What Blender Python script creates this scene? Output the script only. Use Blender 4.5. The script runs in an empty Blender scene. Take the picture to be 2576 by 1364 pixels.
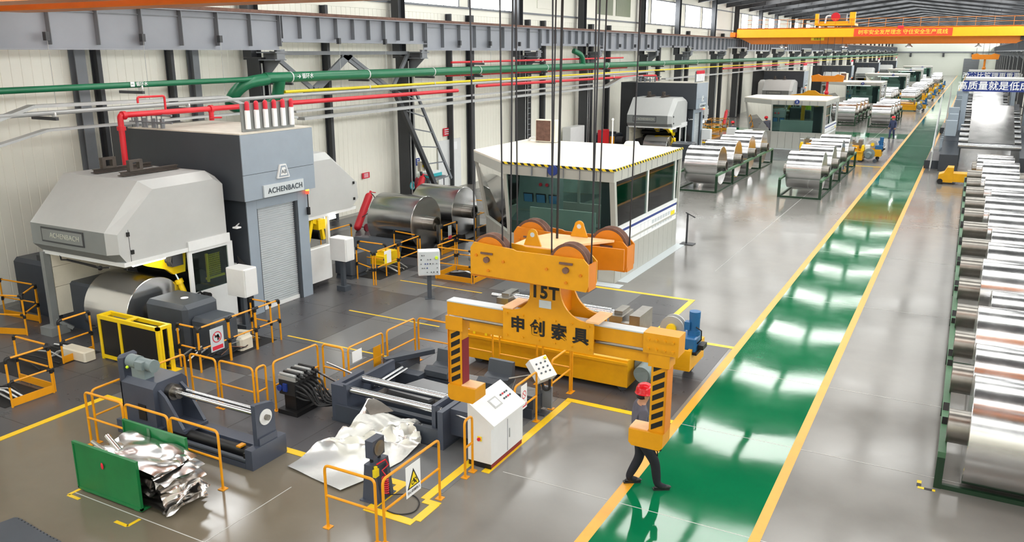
import bpy, math, random
from mathutils import Vector, Matrix
random.seed(7)
sc = bpy.context.scene
COL = sc.collection
R = math.radians

# ------------------------------------------------------------------ camera
FPX, CAMH = 2082.0, 6.9                 # focal length in pixels of the 2576 wide frame, eye height
PIT = math.atan(552 / FPX)
YAW = math.atan(1169 / math.hypot(FPX, 552))
cd = bpy.data.cameras.new('camera')
cam = bpy.data.objects.new('camera', cd)
COL.objects.link(cam)
cam.location = (0, 0, CAMH)
cam.rotation_euler = (math.pi / 2 - PIT, 0, YAW)
cd.sensor_width = 36
cd.lens = FPX / 2576 * 36
cd.clip_end = 600
sc.camera = cam

# ------------------------------------------------------------------ world, exposure
w = bpy.data.worlds.new('sky')
sc.world = w
w.use_nodes = True
w.node_tree.nodes['Background'].inputs[0].default_value = (0.86, 0.93, 1.0, 1)
w.node_tree.nodes['Background'].inputs[1].default_value = 1.0
sc.view_settings.view_transform = 'Standard'
sc.view_settings.look = 'None'
sc.view_settings.gamma = 1
sc.view_settings.use_curve_mapping = False
sc.view_settings.exposure = 0.14
SKYLIGHT, WINDOW = 6.6, 12.5            # daylight through roof lights and high wall windows

# ------------------------------------------------------------------ pixel -> place helpers
_cp, _sp, _cy, _sy = math.cos(PIT), math.sin(PIT), math.cos(YAW), math.sin(YAW)
_F = Vector((-_sy * _cp, _cy * _cp, -_sp)); _R = Vector((_cy, _sy, 0)); _U = Vector((-_sy * _sp, _cy * _sp, _cp))
_C = Vector((0, 0, CAMH))
def ray(px, py): return _F + _R * ((px - 1288) / FPX) - _U * ((py - 682) / FPX)
def G(px, py, z=0.0):
    d = ray(px, py); return _C + d * ((z - CAMH) / d.z)
def OX(px, py, x):
    d = ray(px, py); return _C + d * (x / d.x)
def OY(px, py, y):
    d = ray(px, py); return _C + d * (y / d.y)

# ------------------------------------------------------------------ materials
def lin(c): return tuple((v / 255 / 12.92 if v / 255 <= .04045 else ((v / 255 + .055) / 1.055) ** 2.4) for v in c)
MATS = {}
def mat(name, rgb, rough=.5, metal=0., var=0., vscale=3., bump=0., bscale=40., emit=0., trans=0., stretch=None, rvar=0., spec=None, alpha=None, coat=0.):
    m = bpy.data.materials.new(name); m.use_nodes = True
    nt = m.node_tree; b = nt.nodes['Principled BSDF']
    c = lin(rgb) + (1,)
    b.inputs['Base Color'].default_value = c
    b.inputs['Roughness'].default_value = rough
    b.inputs['Metallic'].default_value = metal
    if spec is not None: b.inputs['Specular IOR Level'].default_value = spec
    if coat: b.inputs['Coat Weight'].default_value = coat; b.inputs['Coat Roughness'].default_value = .08
    if trans: b.inputs['Transmission Weight'].default_value = trans
    if emit:
        b.inputs['Emission Color'].default_value = c; b.inputs['Emission Strength'].default_value = emit
    if var or bump or rvar:
        tc = nt.nodes.new('ShaderNodeTexCoord'); mp = nt.nodes.new('ShaderNodeMapping')
        nt.links.new(tc.outputs['Object'], mp.inputs[0])
        if stretch: mp.inputs['Scale'].default_value = stretch
    if var or rvar:
        n = nt.nodes.new('ShaderNodeTexNoise'); n.inputs['Scale'].default_value = vscale; n.inputs['Detail'].default_value = 6; n.inputs['Roughness'].default_value = .65
        nt.links.new(mp.outputs[0], n.inputs['Vector'])
        if var:
            mr = nt.nodes.new('ShaderNodeMapRange'); mr.inputs['From Min'].default_value = .3; mr.inputs['From Max'].default_value = .7
            mr.inputs['To Min'].default_value = 1 - var; mr.inputs['To Max'].default_value = 1 + var
            nt.links.new(n.outputs['Fac'], mr.inputs['Value'])
            mx = nt.nodes.new('ShaderNodeVectorMath'); mx.operation = 'SCALE'; mx.inputs[0].default_value = c[:3]
            nt.links.new(mr.outputs[0], mx.inputs['Scale']); nt.links.new(mx.outputs[0], b.inputs['Base Color'])
        if rvar:
            m2 = nt.nodes.new('ShaderNodeMapRange'); m2.inputs['From Min'].default_value = .3; m2.inputs['From Max'].default_value = .7
            m2.inputs['To Min'].default_value = max(0, rough - rvar); m2.inputs['To Max'].default_value = rough + rvar
            nt.links.new(n.outputs['Fac'], m2.inputs['Value']); nt.links.new(m2.outputs[0], b.inputs['Roughness'])
    if bump:
        n2 = nt.nodes.new('ShaderNodeTexNoise'); n2.inputs['Scale'].default_value = bscale; n2.inputs['Detail'].default_value = 4
        nt.links.new(mp.outputs[0], n2.inputs['Vector'])
        bp = nt.nodes.new('ShaderNodeBump'); bp.inputs['Strength'].default_value = bump; bp.inputs['Distance'].default_value = .02
        nt.links.new(n2.outputs['Fac'], bp.inputs['Height']); nt.links.new(bp.outputs[0], b.inputs['Normal'])
    MATS[name] = m
    return m
def hazard(name, a, b_, k, axes):
    m = bpy.data.materials.new(name); m.use_nodes = True; nt = m.node_tree; b = nt.nodes['Principled BSDF']; b.inputs['Roughness'].default_value = .5
    tc = nt.nodes.new('ShaderNodeTexCoord'); d = nt.nodes.new('ShaderNodeVectorMath'); d.operation = 'DOT_PRODUCT'; d.inputs[1].default_value = axes
    nt.links.new(tc.outputs['Object'], d.inputs[0])
    mu = nt.nodes.new('ShaderNodeMath'); mu.operation = 'MULTIPLY'; mu.inputs[1].default_value = k; nt.links.new(d.outputs['Value'], mu.inputs[0])
    fr = nt.nodes.new('ShaderNodeMath'); fr.operation = 'FRACT'; nt.links.new(mu.outputs[0], fr.inputs[0])
    gt = nt.nodes.new('ShaderNodeMath'); gt.operation = 'GREATER_THAN'; gt.inputs[1].default_value = .5; nt.links.new(fr.outputs[0], gt.inputs[0])
    mx = nt.nodes.new('ShaderNodeMix'); mx.data_type = 'RGBA'
    mx.inputs['A'].default_value = lin(a) + (1,); mx.inputs['B'].default_value = lin(b_) + (1,)
    nt.links.new(gt.outputs[0], mx.inputs['Factor']); nt.links.new(mx.outputs['Result'], b.inputs['Base Color'])
    MATS[name] = m
mat('epoxy', (122, 120, 116), .16, var=.10, vscale=.35, rvar=.06, bump=.012, bscale=1.2)
mat('green_paint', (6, 106, 66), .06, var=.10, vscale=.5, rvar=.03, bump=.045, bscale=.8)
mat('line_orange', (226, 160, 44), .3, var=.06)
mat('line_yellow', (238, 196, 30), .35, var=.08)
mat('steel_plate', (84, 83, 86), .3, .2, var=.16, vscale=1.2, rvar=.05, bump=.05, bscale=6)
mat('steel_plate_pale', (110, 111, 113), .31, .2, var=.12, vscale=1.2, rvar=.05, bump=.05, bscale=6)
mat('joint', (190, 190, 186), .5)
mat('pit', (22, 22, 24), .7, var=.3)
mat('wall_panel', (242, 240, 228), .5, var=.03, vscale=.4)
mat('wall_far', (214, 218, 208), .6, var=.03, vscale=.2)
mat('frame_grey', (120, 124, 130), .5, var=.08, vscale=1.5)
mat('frame_dark', (62, 64, 68), .55, var=.1, vscale=1.5)
mat('girder', (138, 142, 150), .45, var=.05, vscale=.8)
mat('rust', (112, 82, 70), .7, var=.35, vscale=6)
mat('bracket_brown', (74, 66, 60), .6, var=.2, vscale=5)
mat('deck', (46, 47, 50), .7, var=.1)
mat('rafter', (78, 80, 84), .6, var=.1)
mat('skylight', (246, 246, 242), .5, emit=SKYLIGHT)
mat('daylight', (246, 248, 248), .5, emit=WINDOW)
mat('olive_pane', (120, 130, 104), .35, var=.06)
mat('mill_dark', (58, 63, 70), .42, var=.06, vscale=1.5)
mat('mill_blue_lit', (146, 158, 170), .38, var=.05, vscale=1.5)  # lighter copy of the slate paint; side light on the fronts is coloured in
mat('mill_top_lit', (205, 200, 188), .6, var=.1)  # pale tone puts the skylight on the housing roof into the colour
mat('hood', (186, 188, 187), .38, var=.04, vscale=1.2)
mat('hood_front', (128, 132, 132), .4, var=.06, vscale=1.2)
mat('plate_pale', (196, 204, 208), .4)
mat('letter_dark', (70, 80, 88), .5)
mat('letter_pale', (196, 198, 186), .5)
mat('white_metal', (226, 228, 228), .4, var=.03)
mat('cream', (226, 220, 202), .45, var=.05)
mat('shutter', (196, 202, 206), .4, .3, var=.04)
mat('black', (18, 18, 20), .5)
mat('rubber', (28, 28, 30), .6, bump=.1)
mat('charcoal', (58, 64, 74), .42, var=.08, vscale=2.5)
mat('gear_grey', (68, 74, 82), .42, var=.08, vscale=2.5)
mat('aux_blue', (66, 72, 86), .42, var=.1, vscale=2.5)
mat('motor_grey', (120, 134, 136), .4, var=.08, vscale=4)
mat('alu', (226, 226, 227), .2, 1., var=.03, vscale=1.5, rvar=.05)
mat('alu_face', (220, 220, 220), .36, 1., var=.06, vscale=6)
mat('foil', (226, 224, 222), .2, 1., bump=.06, bscale=5)
mat('foil_flat', (234, 234, 232), .27, .92, bump=.12, bscale=4)
mat('steel_roll', (196, 198, 200), .2, 1., var=.05, vscale=3)
mat('core_steel', (150, 146, 140), .32, 1., var=.15, vscale=3)
mat('rail_yellow', (226, 152, 14), .38, var=.05, vscale=4)
mat('guard_yellow', (244, 206, 20), .38, var=.04)
mat('hook_yellow', (212, 146, 8), .42, var=.09, vscale=2.2)
mat('hook_orange', (208, 122, 12), .42, var=.09, vscale=2.2)
mat('hook_deck', (238, 190, 140), .55, var=.1)
mat('cart_yellow', (226, 164, 6), .4, var=.09, vscale=2)
mat('crane_orange_shade', (214, 120, 14), .42, var=.05)  # orange carries the shade below the walkway platform in its colour
mat('crane_yellow', (246, 178, 20), .42, var=.05)
mat('red_paint', (206, 30, 44), .38, var=.06)
mat('dark_red', (126, 22, 40), .5, var=.1)
mat('pipe_green', (24, 110, 74), .35, var=.12, vscale=1.5)
mat('pipe_yellow', (226, 204, 30), .4, var=.06)
mat('tray', (176, 178, 178), .45, .4, var=.06)
mat('green_box', (18, 112, 58), .42, var=.14, vscale=2.5)
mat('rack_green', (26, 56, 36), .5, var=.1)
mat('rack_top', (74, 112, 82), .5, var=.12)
mat('blue_motor', (34, 96, 148), .4, var=.06)
mat('sign_blue', (30, 54, 128), .5)
mat('banner_red', (232, 70, 34), .6)
mat('banner_text', (250, 206, 70), .6)
mat('white_print', (240, 242, 244), .5)
mat('red_print', (214, 40, 60), .5)
mat('yellow_print', (246, 220, 30), .5)
mat('teal', (60, 190, 200), .5)
mat('lamp', (255, 250, 240), .4, emit=25.)
mat('flood', (255, 250, 240), .4, emit=45.)
mat('cabin_lamp', (250, 250, 244), .4, emit=16.)
mat('led_red', (255, 60, 40), .4, emit=3.)
mat('led_amber', (255, 190, 60), .4, emit=3.)
mat('screen', (60, 96, 128), .2, emit=.35)
mat('cabin_panel', (176, 177, 170), .45, var=.03)
mat('cabin_roof', (232, 224, 210), .6, var=.05)
mat('cabin_in', (120, 124, 124), .6, var=.08)
mat('rope', (58, 58, 62), .5, .6)
mat('skin', (196, 148, 118), .5)
mat('jacket', (92, 92, 106), .8, var=.12, vscale=9)
mat('overall', (58, 66, 98), .8, var=.12, vscale=9)
mat('trousers', (26, 28, 38), .85, var=.15, vscale=9)
mat('shoe', (34, 34, 36), .5)
mat('helmet', (224, 22, 40), .22)
mat('hivis', (206, 240, 40), .6)
mat('concrete', (150, 148, 142), .8, var=.12)
hazard('hazard_x', (240, 208, 30), (24, 24, 24), 4.2, (1, 0, 1))
hazard('hazard_y', (240, 208, 30), (24, 24, 24), 4.2, (0, 1, 1))
def glass(name, tint, refl):
    m = bpy.data.materials.new(name); m.use_nodes = True; nt = m.node_tree; nt.nodes.remove(nt.nodes['Principled BSDF'])
    tr = nt.nodes.new('ShaderNodeBsdfTransparent'); tr.inputs[0].default_value = lin(tint) + (1,)
    gl = nt.nodes.new('ShaderNodeBsdfGlossy'); gl.inputs['Roughness'].default_value = .02
    fr = nt.nodes.new('ShaderNodeFresnel'); fr.inputs['IOR'].default_value = refl
    mx = nt.nodes.new('ShaderNodeMixShader'); nt.links.new(fr.outputs[0], mx.inputs[0]); nt.links.new(tr.outputs[0], mx.inputs[1]); nt.links.new(gl.outputs[0], mx.inputs[2])
    nt.links.new(mx.outputs[0], nt.nodes['Material Output'].inputs[0]); MATS[name] = m
glass('tint_glass', (206, 222, 218), 1.3)
M = MATS

# older tan patches in the grey floor coating at the scrap box end
nt = M['epoxy'].node_tree; bs = nt.nodes['Principled BSDF']; src = bs.inputs['Base Color'].links[0].from_socket
tc = nt.nodes.new('ShaderNodeTexCoord'); sx = nt.nodes.new('ShaderNodeSeparateXYZ'); nt.links.new(tc.outputs['Object'], sx.inputs[0])
def mr(sock, a, b):
    n = nt.nodes.new('ShaderNodeMapRange'); n.interpolation_type = 'SMOOTHSTEP'; n.inputs['From Min'].default_value = a; n.inputs['From Max'].default_value = b; nt.links.new(sock, n.inputs['Value']); return n.outputs[0]
mu = nt.nodes.new('ShaderNodeMath'); mu.operation = 'MULTIPLY'; nt.links.new(mr(sx.outputs[0], -5.0, -9.0), mu.inputs[0]); nt.links.new(mr(sx.outputs[1], 13, 8.5), mu.inputs[1])
mx = nt.nodes.new('ShaderNodeMix'); mx.data_type = 'RGBA'; mx.blend_type = 'MULTIPLY'; nt.links.new(mu.outputs[0], mx.inputs['Factor']); nt.links.new(src, mx.inputs['A']); mx.inputs['B'].default_value = (.84, .74, .58, 1); nt.links.new(mx.outputs['Result'], bs.inputs['Base Color'])

# ------------------------------------------------------------------ mesh builder
class MB:
    def __init__(s, o=(0, 0, 0)):
        s.v = []; s.f = []; s.m = []; s.mi = 0; s.o = Vector(o)
    def add(s, vs, fs):
        k = len(s.v); s.v += [Vector(p) - s.o for p in vs]; s.f += [tuple(i + k for i in f) for f in fs]; s.m += [s.mi] * len(fs); return s
    NB = 0
    def eps(s, *d):
        # hair's-breadth differences so that no two faces lie in one plane
        MB.NB += 1; return min((MB.NB % 11) * .0004, .08 * min(abs(v) for v in d))
    def box(s, x0, x1, y0, y1, z0, z1):
        e = s.eps(x1 - x0, y1 - y0, z1 - z0); x0 += e; y0 += e; z1 -= e; x1 -= e; y1 -= e
        v = [(x, y, z) for x in (x0, x1) for y in (y0, y1) for z in (z0, z1)]
        return s.add(v, [(0, 1, 3, 2), (4, 6, 7, 5), (0, 4, 5, 1), (2, 3, 7, 6), (0, 2, 6, 4), (1, 5, 7, 3)])
    def cbox(s, x0, x1, y0, y1, z0, z1, c=.02):
        # box with chamfered vertical and top edges
        def lp(i, z): return [(x0 + i, y0 + c, z), (x0 + c, y0 + i, z), (x1 - c, y0 + i, z), (x1 - i, y0 + c, z), (x1 - i, y1 - c, z), (x1 - c, y1 - i, z), (x0 + c, y1 - i, z), (x0 + i, y1 - c, z)]
        a = lp(0, z0); b = lp(0, z1 - c)
        d = [(min(max(x, x0 + c), x1 - c), min(max(y, y0 + c), y1 - c), z1) for x, y, z in b]
        n = 8; fs = [tuple(range(n - 1, -1, -1))]
        for j in range(2): fs += [(j * n + i, j * n + (i + 1) % n, (j + 1) * n + (i + 1) % n, (j + 1) * n + i) for i in range(n)]
        fs.append(tuple(range(2 * n, 3 * n)))
        return s.add(a + b + d, fs)
    def bar(s, a, b, wx, wz=None, up=(0, 0, 1)):
        a = Vector(a); b = Vector(b); wz = wx if wz is None else wz
        d = (b - a).normalized(); u = Vector(up)
        if abs(d.dot(u)) > .98: u = Vector((0, 1, 0))
        r = d.cross(u).normalized(); u = r.cross(d)
        v = [p + r * (i * wx / 2) + u * (j * wz / 2) for p in (a, b) for i, j in ((-1, -1), (1, -1), (1, 1), (-1, 1))]
        return s.add(v, [(3, 2, 1, 0), (4, 5, 6, 7), (0, 1, 5, 4), (1, 2, 6, 5), (2, 3, 7, 6), (3, 0, 4, 7)])
    def cyl(s, a, b, r, n=16, r2=None, cap=True):
        a = Vector(a); b = Vector(b); r2 = r if r2 is None else r2
        d = (b - a).normalized(); u = Vector((0, 0, 1)) if abs(d.z) < .9 else Vector((1, 0, 0))
        x = d.cross(u).normalized(); y = d.cross(x)
        cs = [(math.cos(2 * math.pi * i / n), math.sin(2 * math.pi * i / n)) for i in range(n)]
        v = [a + x * (c * r) + y * (q * r) for c, q in cs] + [b + x * (c * r2) + y * (q * r2) for c, q in cs]
        f = [(i, i + n, (i + 1) % n + n, (i + 1) % n) for i in range(n)]
        if cap: f += [tuple(range(n)), tuple(range(2 * n - 1, n - 1, -1))]
        return s.add(v, f)
    def lathe(s, prof, o, axis='z', n=24):
        # prof: (radius, height along axis)
        o = Vector(o); ax = {'x': (Vector((1, 0, 0)), Vector((0, 1, 0)), Vector((0, 0, 1))), 'y': (Vector((0, 1, 0)), Vector((0, 0, 1)), Vector((1, 0, 0))), 'z': (Vector((0, 0, 1)), Vector((1, 0, 0)), Vector((0, 1, 0)))}[axis]
        v = []; f = []
        for r, h in prof:
            for i in range(n):
                t = 2 * math.pi * i / n; v.append(o + ax[0] * h + ax[1] * (r * math.cos(t)) + ax[2] * (r * math.sin(t)))
        for j in range(len(prof) - 1):
            for i in range(n): f.append((j * n + i, j * n + (i + 1) % n, (j + 1) * n + (i + 1) % n, (j + 1) * n + i))
        if prof[0][0] > 1e-5: f.append(tuple(range(n - 1, -1, -1)))
        if prof[-1][0] > 1e-5: f.append(tuple(range((len(prof) - 1) * n, len(prof) * n)))
        return s.add(v, f)
    def tube(s, pts, r, n=8, bend=0.):
        pts = [Vector(p) for p in pts]
        if bend:
            q = [pts[0]]
            for i in range(1, len(pts) - 1):
                a, b, c = pts[i - 1], pts[i], pts[i + 1]; l1 = min(bend, (a - b).length * .45); l2 = min(bend, (c - b).length * .45)
                p0 = b + (a - b).normalized() * l1; p2 = b + (c - b).normalized() * l2
                for t in (0, .25, .5, .75, 1): q.append(p0 * (1 - t) ** 2 + b * (2 * t * (1 - t)) + p2 * t ** 2)
            pts = q + [pts[-1]]
        v = []; f = []; m = len(pts); u = None
        for i, p in enumerate(pts):
            d = ((pts[min(i + 1, m - 1)] - p).normalized() + (p - pts[max(i - 1, 0)]).normalized()).normalized()
            if u is None: u = d.orthogonal().normalized()
            u = (u - d * u.dot(d)).normalized(); x = d.cross(u)
            for k in range(n):
                t = 2 * math.pi * k / n; v.append(p + u * (r * math.cos(t)) + x * (r * math.sin(t)))
        for j in range(m - 1):
            for i in range(n): f.append((j * n + i, j * n + (i + 1) % n, (j + 1) * n + (i + 1) % n, (j + 1) * n + i))
        f += [tuple(range(n - 1, -1, -1)), tuple(range((m - 1) * n, m * n))]
        return s.add(v, f)
    def prism(s, poly, axis, a, b):
        mk = {'x': lambda p, t: (t, p[0], p[1]), 'y': lambda p, t: (p[0], t, p[1]), 'z': lambda p, t: (p[0], p[1], t)}[axis]
        e = s.eps(b - a) * (1 if b > a else -1); a += e; b -= e
        n = len(poly); v = [mk(p, a) for p in poly] + [mk(p, b) for p in poly]
        return s.add(v, [tuple(range(n - 1, -1, -1)), tuple(range(n, 2 * n))] + [(i, (i + 1) % n, (i + 1) % n + n, i + n) for i in range(n)])
    def ball(s, c, r, n=12, h=None):
        c = Vector(c); rx, ry, rz = (r, r, r) if isinstance(r, (int, float)) else r
        k = n // 2; v = [c + Vector((0, 0, -rz))]; f = []
        for j in range(1, k):
            t = math.pi * j / k - math.pi / 2
            for i in range(n): v.append(c + Vector((rx * math.cos(t) * math.cos(2 * math.pi * i / n), ry * math.cos(t) * math.sin(2 * math.pi * i / n), rz * math.sin(t))))
        v.append(c + Vector((0, 0, rz)))
        for i in range(n): f.append((0, 1 + (i + 1) % n, 1 + i))
        for j in range(k - 2):
            for i in range(n): f.append((1 + j * n + i, 1 + j * n + (i + 1) % n, 1 + (j + 1) * n + (i + 1) % n, 1 + (j + 1) * n + i))
        e = len(v) - 1
        for i in range(n): f.append((e, 1 + (k - 2) * n + i, 1 + (k - 2) * n + (i + 1) % n))
        return s.add(v, f)
    def grid(s, rows, thick=0.):
        n = len(rows[0]); m = len(rows)
        v = [p for r in rows for p in r]
        f = [(j * n + i, j * n + i + 1, (j + 1) * n + i + 1, (j + 1) * n + i) for j in range(m - 1) for i in range(n - 1)]
        return s.add(v, f)
    def mesh(s, name, mats, smooth=True):
        me = bpy.data.meshes.new(name); me.from_pydata(s.v, [], s.f)
        ms = mats if isinstance(mats, (list, tuple)) else [mats]
        for q in ms: me.materials.append(M[q] if isinstance(q, str) else q)
        if len(ms) > 1: me.polygons.foreach_set('material_index', s.m)
        me.validate()
        if smooth:
            me.polygons.foreach_set('use_smooth', [True] * len(me.polygons)); me.set_sharp_from_angle(angle=R(35))
        me.update(); return me
    def build(s, name, mats, parent=None, smooth=True):
        o = bpy.data.objects.new(name, s.mesh(name, mats, smooth)); COL.objects.link(o)
        if parent is not None: o.parent = parent
        else: o.location = s.o
        return o

def tag(o, label=None, cat=None, group=None, kind=None):
    if label: o['label'] = label
    if cat: o['category'] = cat
    if group: o['group'] = group
    if kind: o['kind'] = kind
    return o
def thing(name, label, cat, loc=(0, 0, 0), rz=0., group=None):
    o = bpy.data.objects.new(name, None); COL.objects.link(o); o.empty_display_size = .2
    o.location = loc; o.rotation_euler = (0, 0, rz)
    return tag(o, label, cat, group)
def dup(root, d=(0, 0, 0), label=None, group=None, rz=None, loc=None):
    def cp(o, par):
        c = o.copy(); COL.objects.link(c); c.parent = par
        for ch in o.children: cp(ch, c)
        return c
    r = cp(root, None)
    r.location = Vector(loc) if loc is not None else root.location + Vector(d)
    if rz is not None: r.rotation_euler.z = rz
    if label: r['label'] = label
    if group: r['group'] = group
    return r
def struct(o): o['kind'] = 'structure'; return o
def text(body, size, mat_, parent, origin, right, up, name='lettering', depth=.004, align='CENTER', o=(0, 0, 0), spacing=1., bold=0.):
    cu = bpy.data.curves.new(name, 'FONT'); cu.body = body; cu.size = size; cu.extrude = depth; cu.align_x = align; cu.align_y = 'CENTER'; cu.space_character = spacing; cu.offset = bold
    t = bpy.data.objects.new(name, cu); COL.objects.link(t)
    me = bpy.data.meshes.new_from_object(t.evaluated_get(bpy.context.evaluated_depsgraph_get()))
    bpy.data.objects.remove(t); bpy.data.curves.remove(cu)
    r = Vector(right).normalized(); u = Vector(up).normalized(); n = r.cross(u)
    mx = Matrix((r, u, n)).transposed().to_4x4(); mx.translation = Vector(origin) - Vector(o)
    me.transform(mx); me.materials.clear(); me.materials.append(M[mat_])
    ob = bpy.data.objects.new(name, me); COL.objects.link(ob); ob.parent = parent
    return ob
# ================================================================== the hall
XL, XR, YB, YE = -23.3, 6.1, -14.0, 286.0
floor = struct(MB().box(XL, XR, YB, YE, -.3, 0).build('floor', 'epoxy'))
def fbox(name, m, x0, x1, y0, y1, h, par=floor): return MB().box(x0, x1, y0, y1, .0005, h).build(name, m, par)
fbox('walkway_paint', 'green_paint', -4.1, -2.06, YB, YE, .002)
fbox('walkway_line', 'line_orange', -4.28, -4.1, YB, YE, .003)
fbox('walkway_line', 'line_orange', -2.06, -1.9, YB, YE, .003)
for k in range(3):
    fbox('crossing_paint', 'green_paint', -22, -4.28, 75 + 42.6 * k, 79.5 + 42.6 * k, .0018)
for y in [8.0, 11.1, 14.36, 17.6, 24.1, 30.6, 37.1, 46.8, 57, 70, 85, 100]:
    fbox('floor_joint', 'joint', -4.1, XR, y - .008, y + .008, .0026)
for a, b, y in ((-6.2, -4.3, 11.1), (-12, -4.3, 7.2), (-15, -4.3, 4.2)): fbox('floor_joint', 'joint', a, b, y - .008, y + .008, .0026)
for a, b, x in ((-6.5, 9, -9.0), (26, 90, -6.6), (30, 90, -13.2)): fbox('floor_joint', 'joint', x - .007, x + .007, a, b, .0026)
# dark steel plates over the pits, plate by plate
PL = MB().box(-.745, .745, -1.045, 1.045, .0005, .006).mesh('floor_plate', 'steel_plate')
PL2 = MB().box(-.745, .745, -1.045, 1.045, .0005, .006).mesh('floor_plate', 'steel_plate_pale')
def plates(x0, x1, y0, y1, seed=0, keep=lambda x, y: True):
    rn = random.Random(seed); nx = max(1, round((x1 - x0) / 1.5)); ny = max(1, round((y1 - y0) / 2.1)); dx = (x1 - x0) / nx; dy = (y1 - y0) / ny
    for i in range(nx):
        for j in range(ny):
            x, y = x0 + (i + .5) * dx, y0 + (j + .5) * dy
            if not keep(x, y): continue
            o = bpy.data.objects.new('floor_plate', PL2 if rn.random() < .28 else PL); COL.objects.link(o); o.parent = floor
            o.location = (x, y, 0); o.scale = (dx / 1.5, dy / 2.1, 1)
plates(-14.9, -6.7, 10.0, 14.36, 1)
plates(-14.9, -4.35, 14.36, 19.0, 2)
plates(-14.9, -6.35, 19.0, 22.4, 3)
plates(-22.9, -14.9, 4.0, 30.0, 4)
plates(-22.0, -15.4, 30.0, 38.0, 5)
plates(-18, -4.35, 56, 62, 6); plates(-22, -10, 62, 72, 7)
def line(x0, y0, x1, y1, wd=.15):
    fbox('zone_line', 'line_yellow', min(x0, x1) - wd / 2, max(x0, x1) + wd / 2, min(y0, y1) - wd / 2, max(y0, y1) + wd / 2, .0085)
line(-14.93, 2, -14.93, 9.8); line(-14.93, 9.95, -7.45, 9.95); line(-7.45, 9.8, -7.45, 9.22); line(-7.45, 9.07, -6.7, 9.07)
line(-6.62, 9.22, -6.62, 9.6); line(-6.78, 9.68, -6.62, 9.68, .13); line(-6.86, 9.8, -6.86, 11.4); line(-6.45, 11.0, -6.45, 14.2); line(-6.45, 14.36, -4.35, 14.36)
line(-9.3, 22.43, -6.3, 22.43); line(-6.3, 22.3, -6.3, 19.2); line(-6.3, 19.05, -4.35, 19.05)
line(-6.35, 55.72, -4.3, 55.72); line(-6.35, 55.6, -6.35, 52.2)
line(-14.3, 17.0, -11.4, 17.0, .06); line(-14.3, 14.6, -11.2, 14.6, .06); line(-14.9, 20.2, -12, 18.6 + 1.6, .05)
for x, y, sx, sy in ((-11.98, 7.1, 1, 1), (-10.35, 6.95, -1, 1)):      # corner marks round the scrap box
    fbox('corner_mark', 'line_yellow', min(x, x + sx * .28), max(x, x + sx * .28), y - .03, y + .03, .004)
    fbox('corner_mark', 'line_yellow', x - .03, x + .03, min(y, y + sy * .22), max(y, y + sy * .22), .004)
for x, y in ((-12.4, 47.3), (-11.5, 47.4)): fbox('corner_mark', 'line_yellow', x, x + .35, y, y + .12, .004)
fbox('corner_mark', 'hazard_x', .02, .28, 13.86, 13.93, .004); fbox('corner_mark', 'hazard_y', .0, .07, 13.93, 14.15, .004)

# ---- left wall: profiled sheets, one object each
wall = struct(MB().box(XL - .25, XL - .08, YB, YE, 0, 12.2).build('wall_left', 'wall_panel'))
pf = []
for i in range(4):
    a = -.6 + i * .3
    pf += [(.0, a), (.0, a + .006), (.014, a + .02), (.014, a + .28), (.0, a + .294)]
pf.append((.0, .6)); prof = [(-.08, -.6)] + pf + [(-.08, .6)]
PAN = MB().prism(prof[::-1], 'z', 0, 8.7).mesh('wall_panel', 'wall_panel', smooth=False)
y = 2.0
while y < YE - 1:
    o = bpy.data.objects.new('wall_panel', PAN); COL.objects.link(o); o.parent = wall; o.location = (XL, y, 0); y += 1.2
mb = MB()
WIN = [(-12, -3), (-1, 8), (10, 20.8), (31.7, 37.2), (38.2, 43.3), (64.4, 65.4), (66.2, 73.4), (75.3, 79.9), (80.7, 85.8), (96, 99), (101, 108), (110, 117)]
y = 124
while y < 280: WIN.append((y, y + 6)); y += 10.1
cur = YB
for a, b in WIN + [(YE, YE)]:
    if a > cur: mb.box(XL - .06, XL + .02, cur, a, 9.05, 10.95)
    cur = b
mb.box(XL - .06, XL + .03, YB, YE, 8.7, 9.05); mb.box(XL - .06, XL + .03, YB, YE, 10.95, 12.2)
mb.build('spandrel_panel', 'wall_panel', wall, smooth=False)
mb = MB()
for z in (9.05, 10.95): mb.box(XL, XL + .12, YB, YE, z - .05, z + .05)
mb.build('window_rail', 'frame_grey', wall, smooth=False)
FR = {}
for i, (a, b) in enumerate(WIN):
    L = round(b - a, 2)
    wn = struct(MB((XL, a, 9.05)).box(XL - .02, XL + .0, a, b, 9.05, 10.95).build('window_%d' % (i + 1), 'daylight'))
    f = MB((XL, a, 9.05)); n = max(1, round(L / 1.3))
    for k in range(n + 1):
        t = a + (b - a) * k / n; wd = .05 if k in (0, n) else .02
        f.box(XL, XL + .06, t - wd, t + wd, 9.05, 10.95)
    f.build('window_frame', 'frame_grey', wn, smooth=False)
for a, b in ((55.2, 58), (58.6, 61.5), (46, 50)):
    MB().box(XL + .02, XL + .06, a, b, 9.4, 11.6).build('louvre_panel', 'olive_pane' if a > 50 else 'wall_panel', wall, smooth=False)
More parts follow.
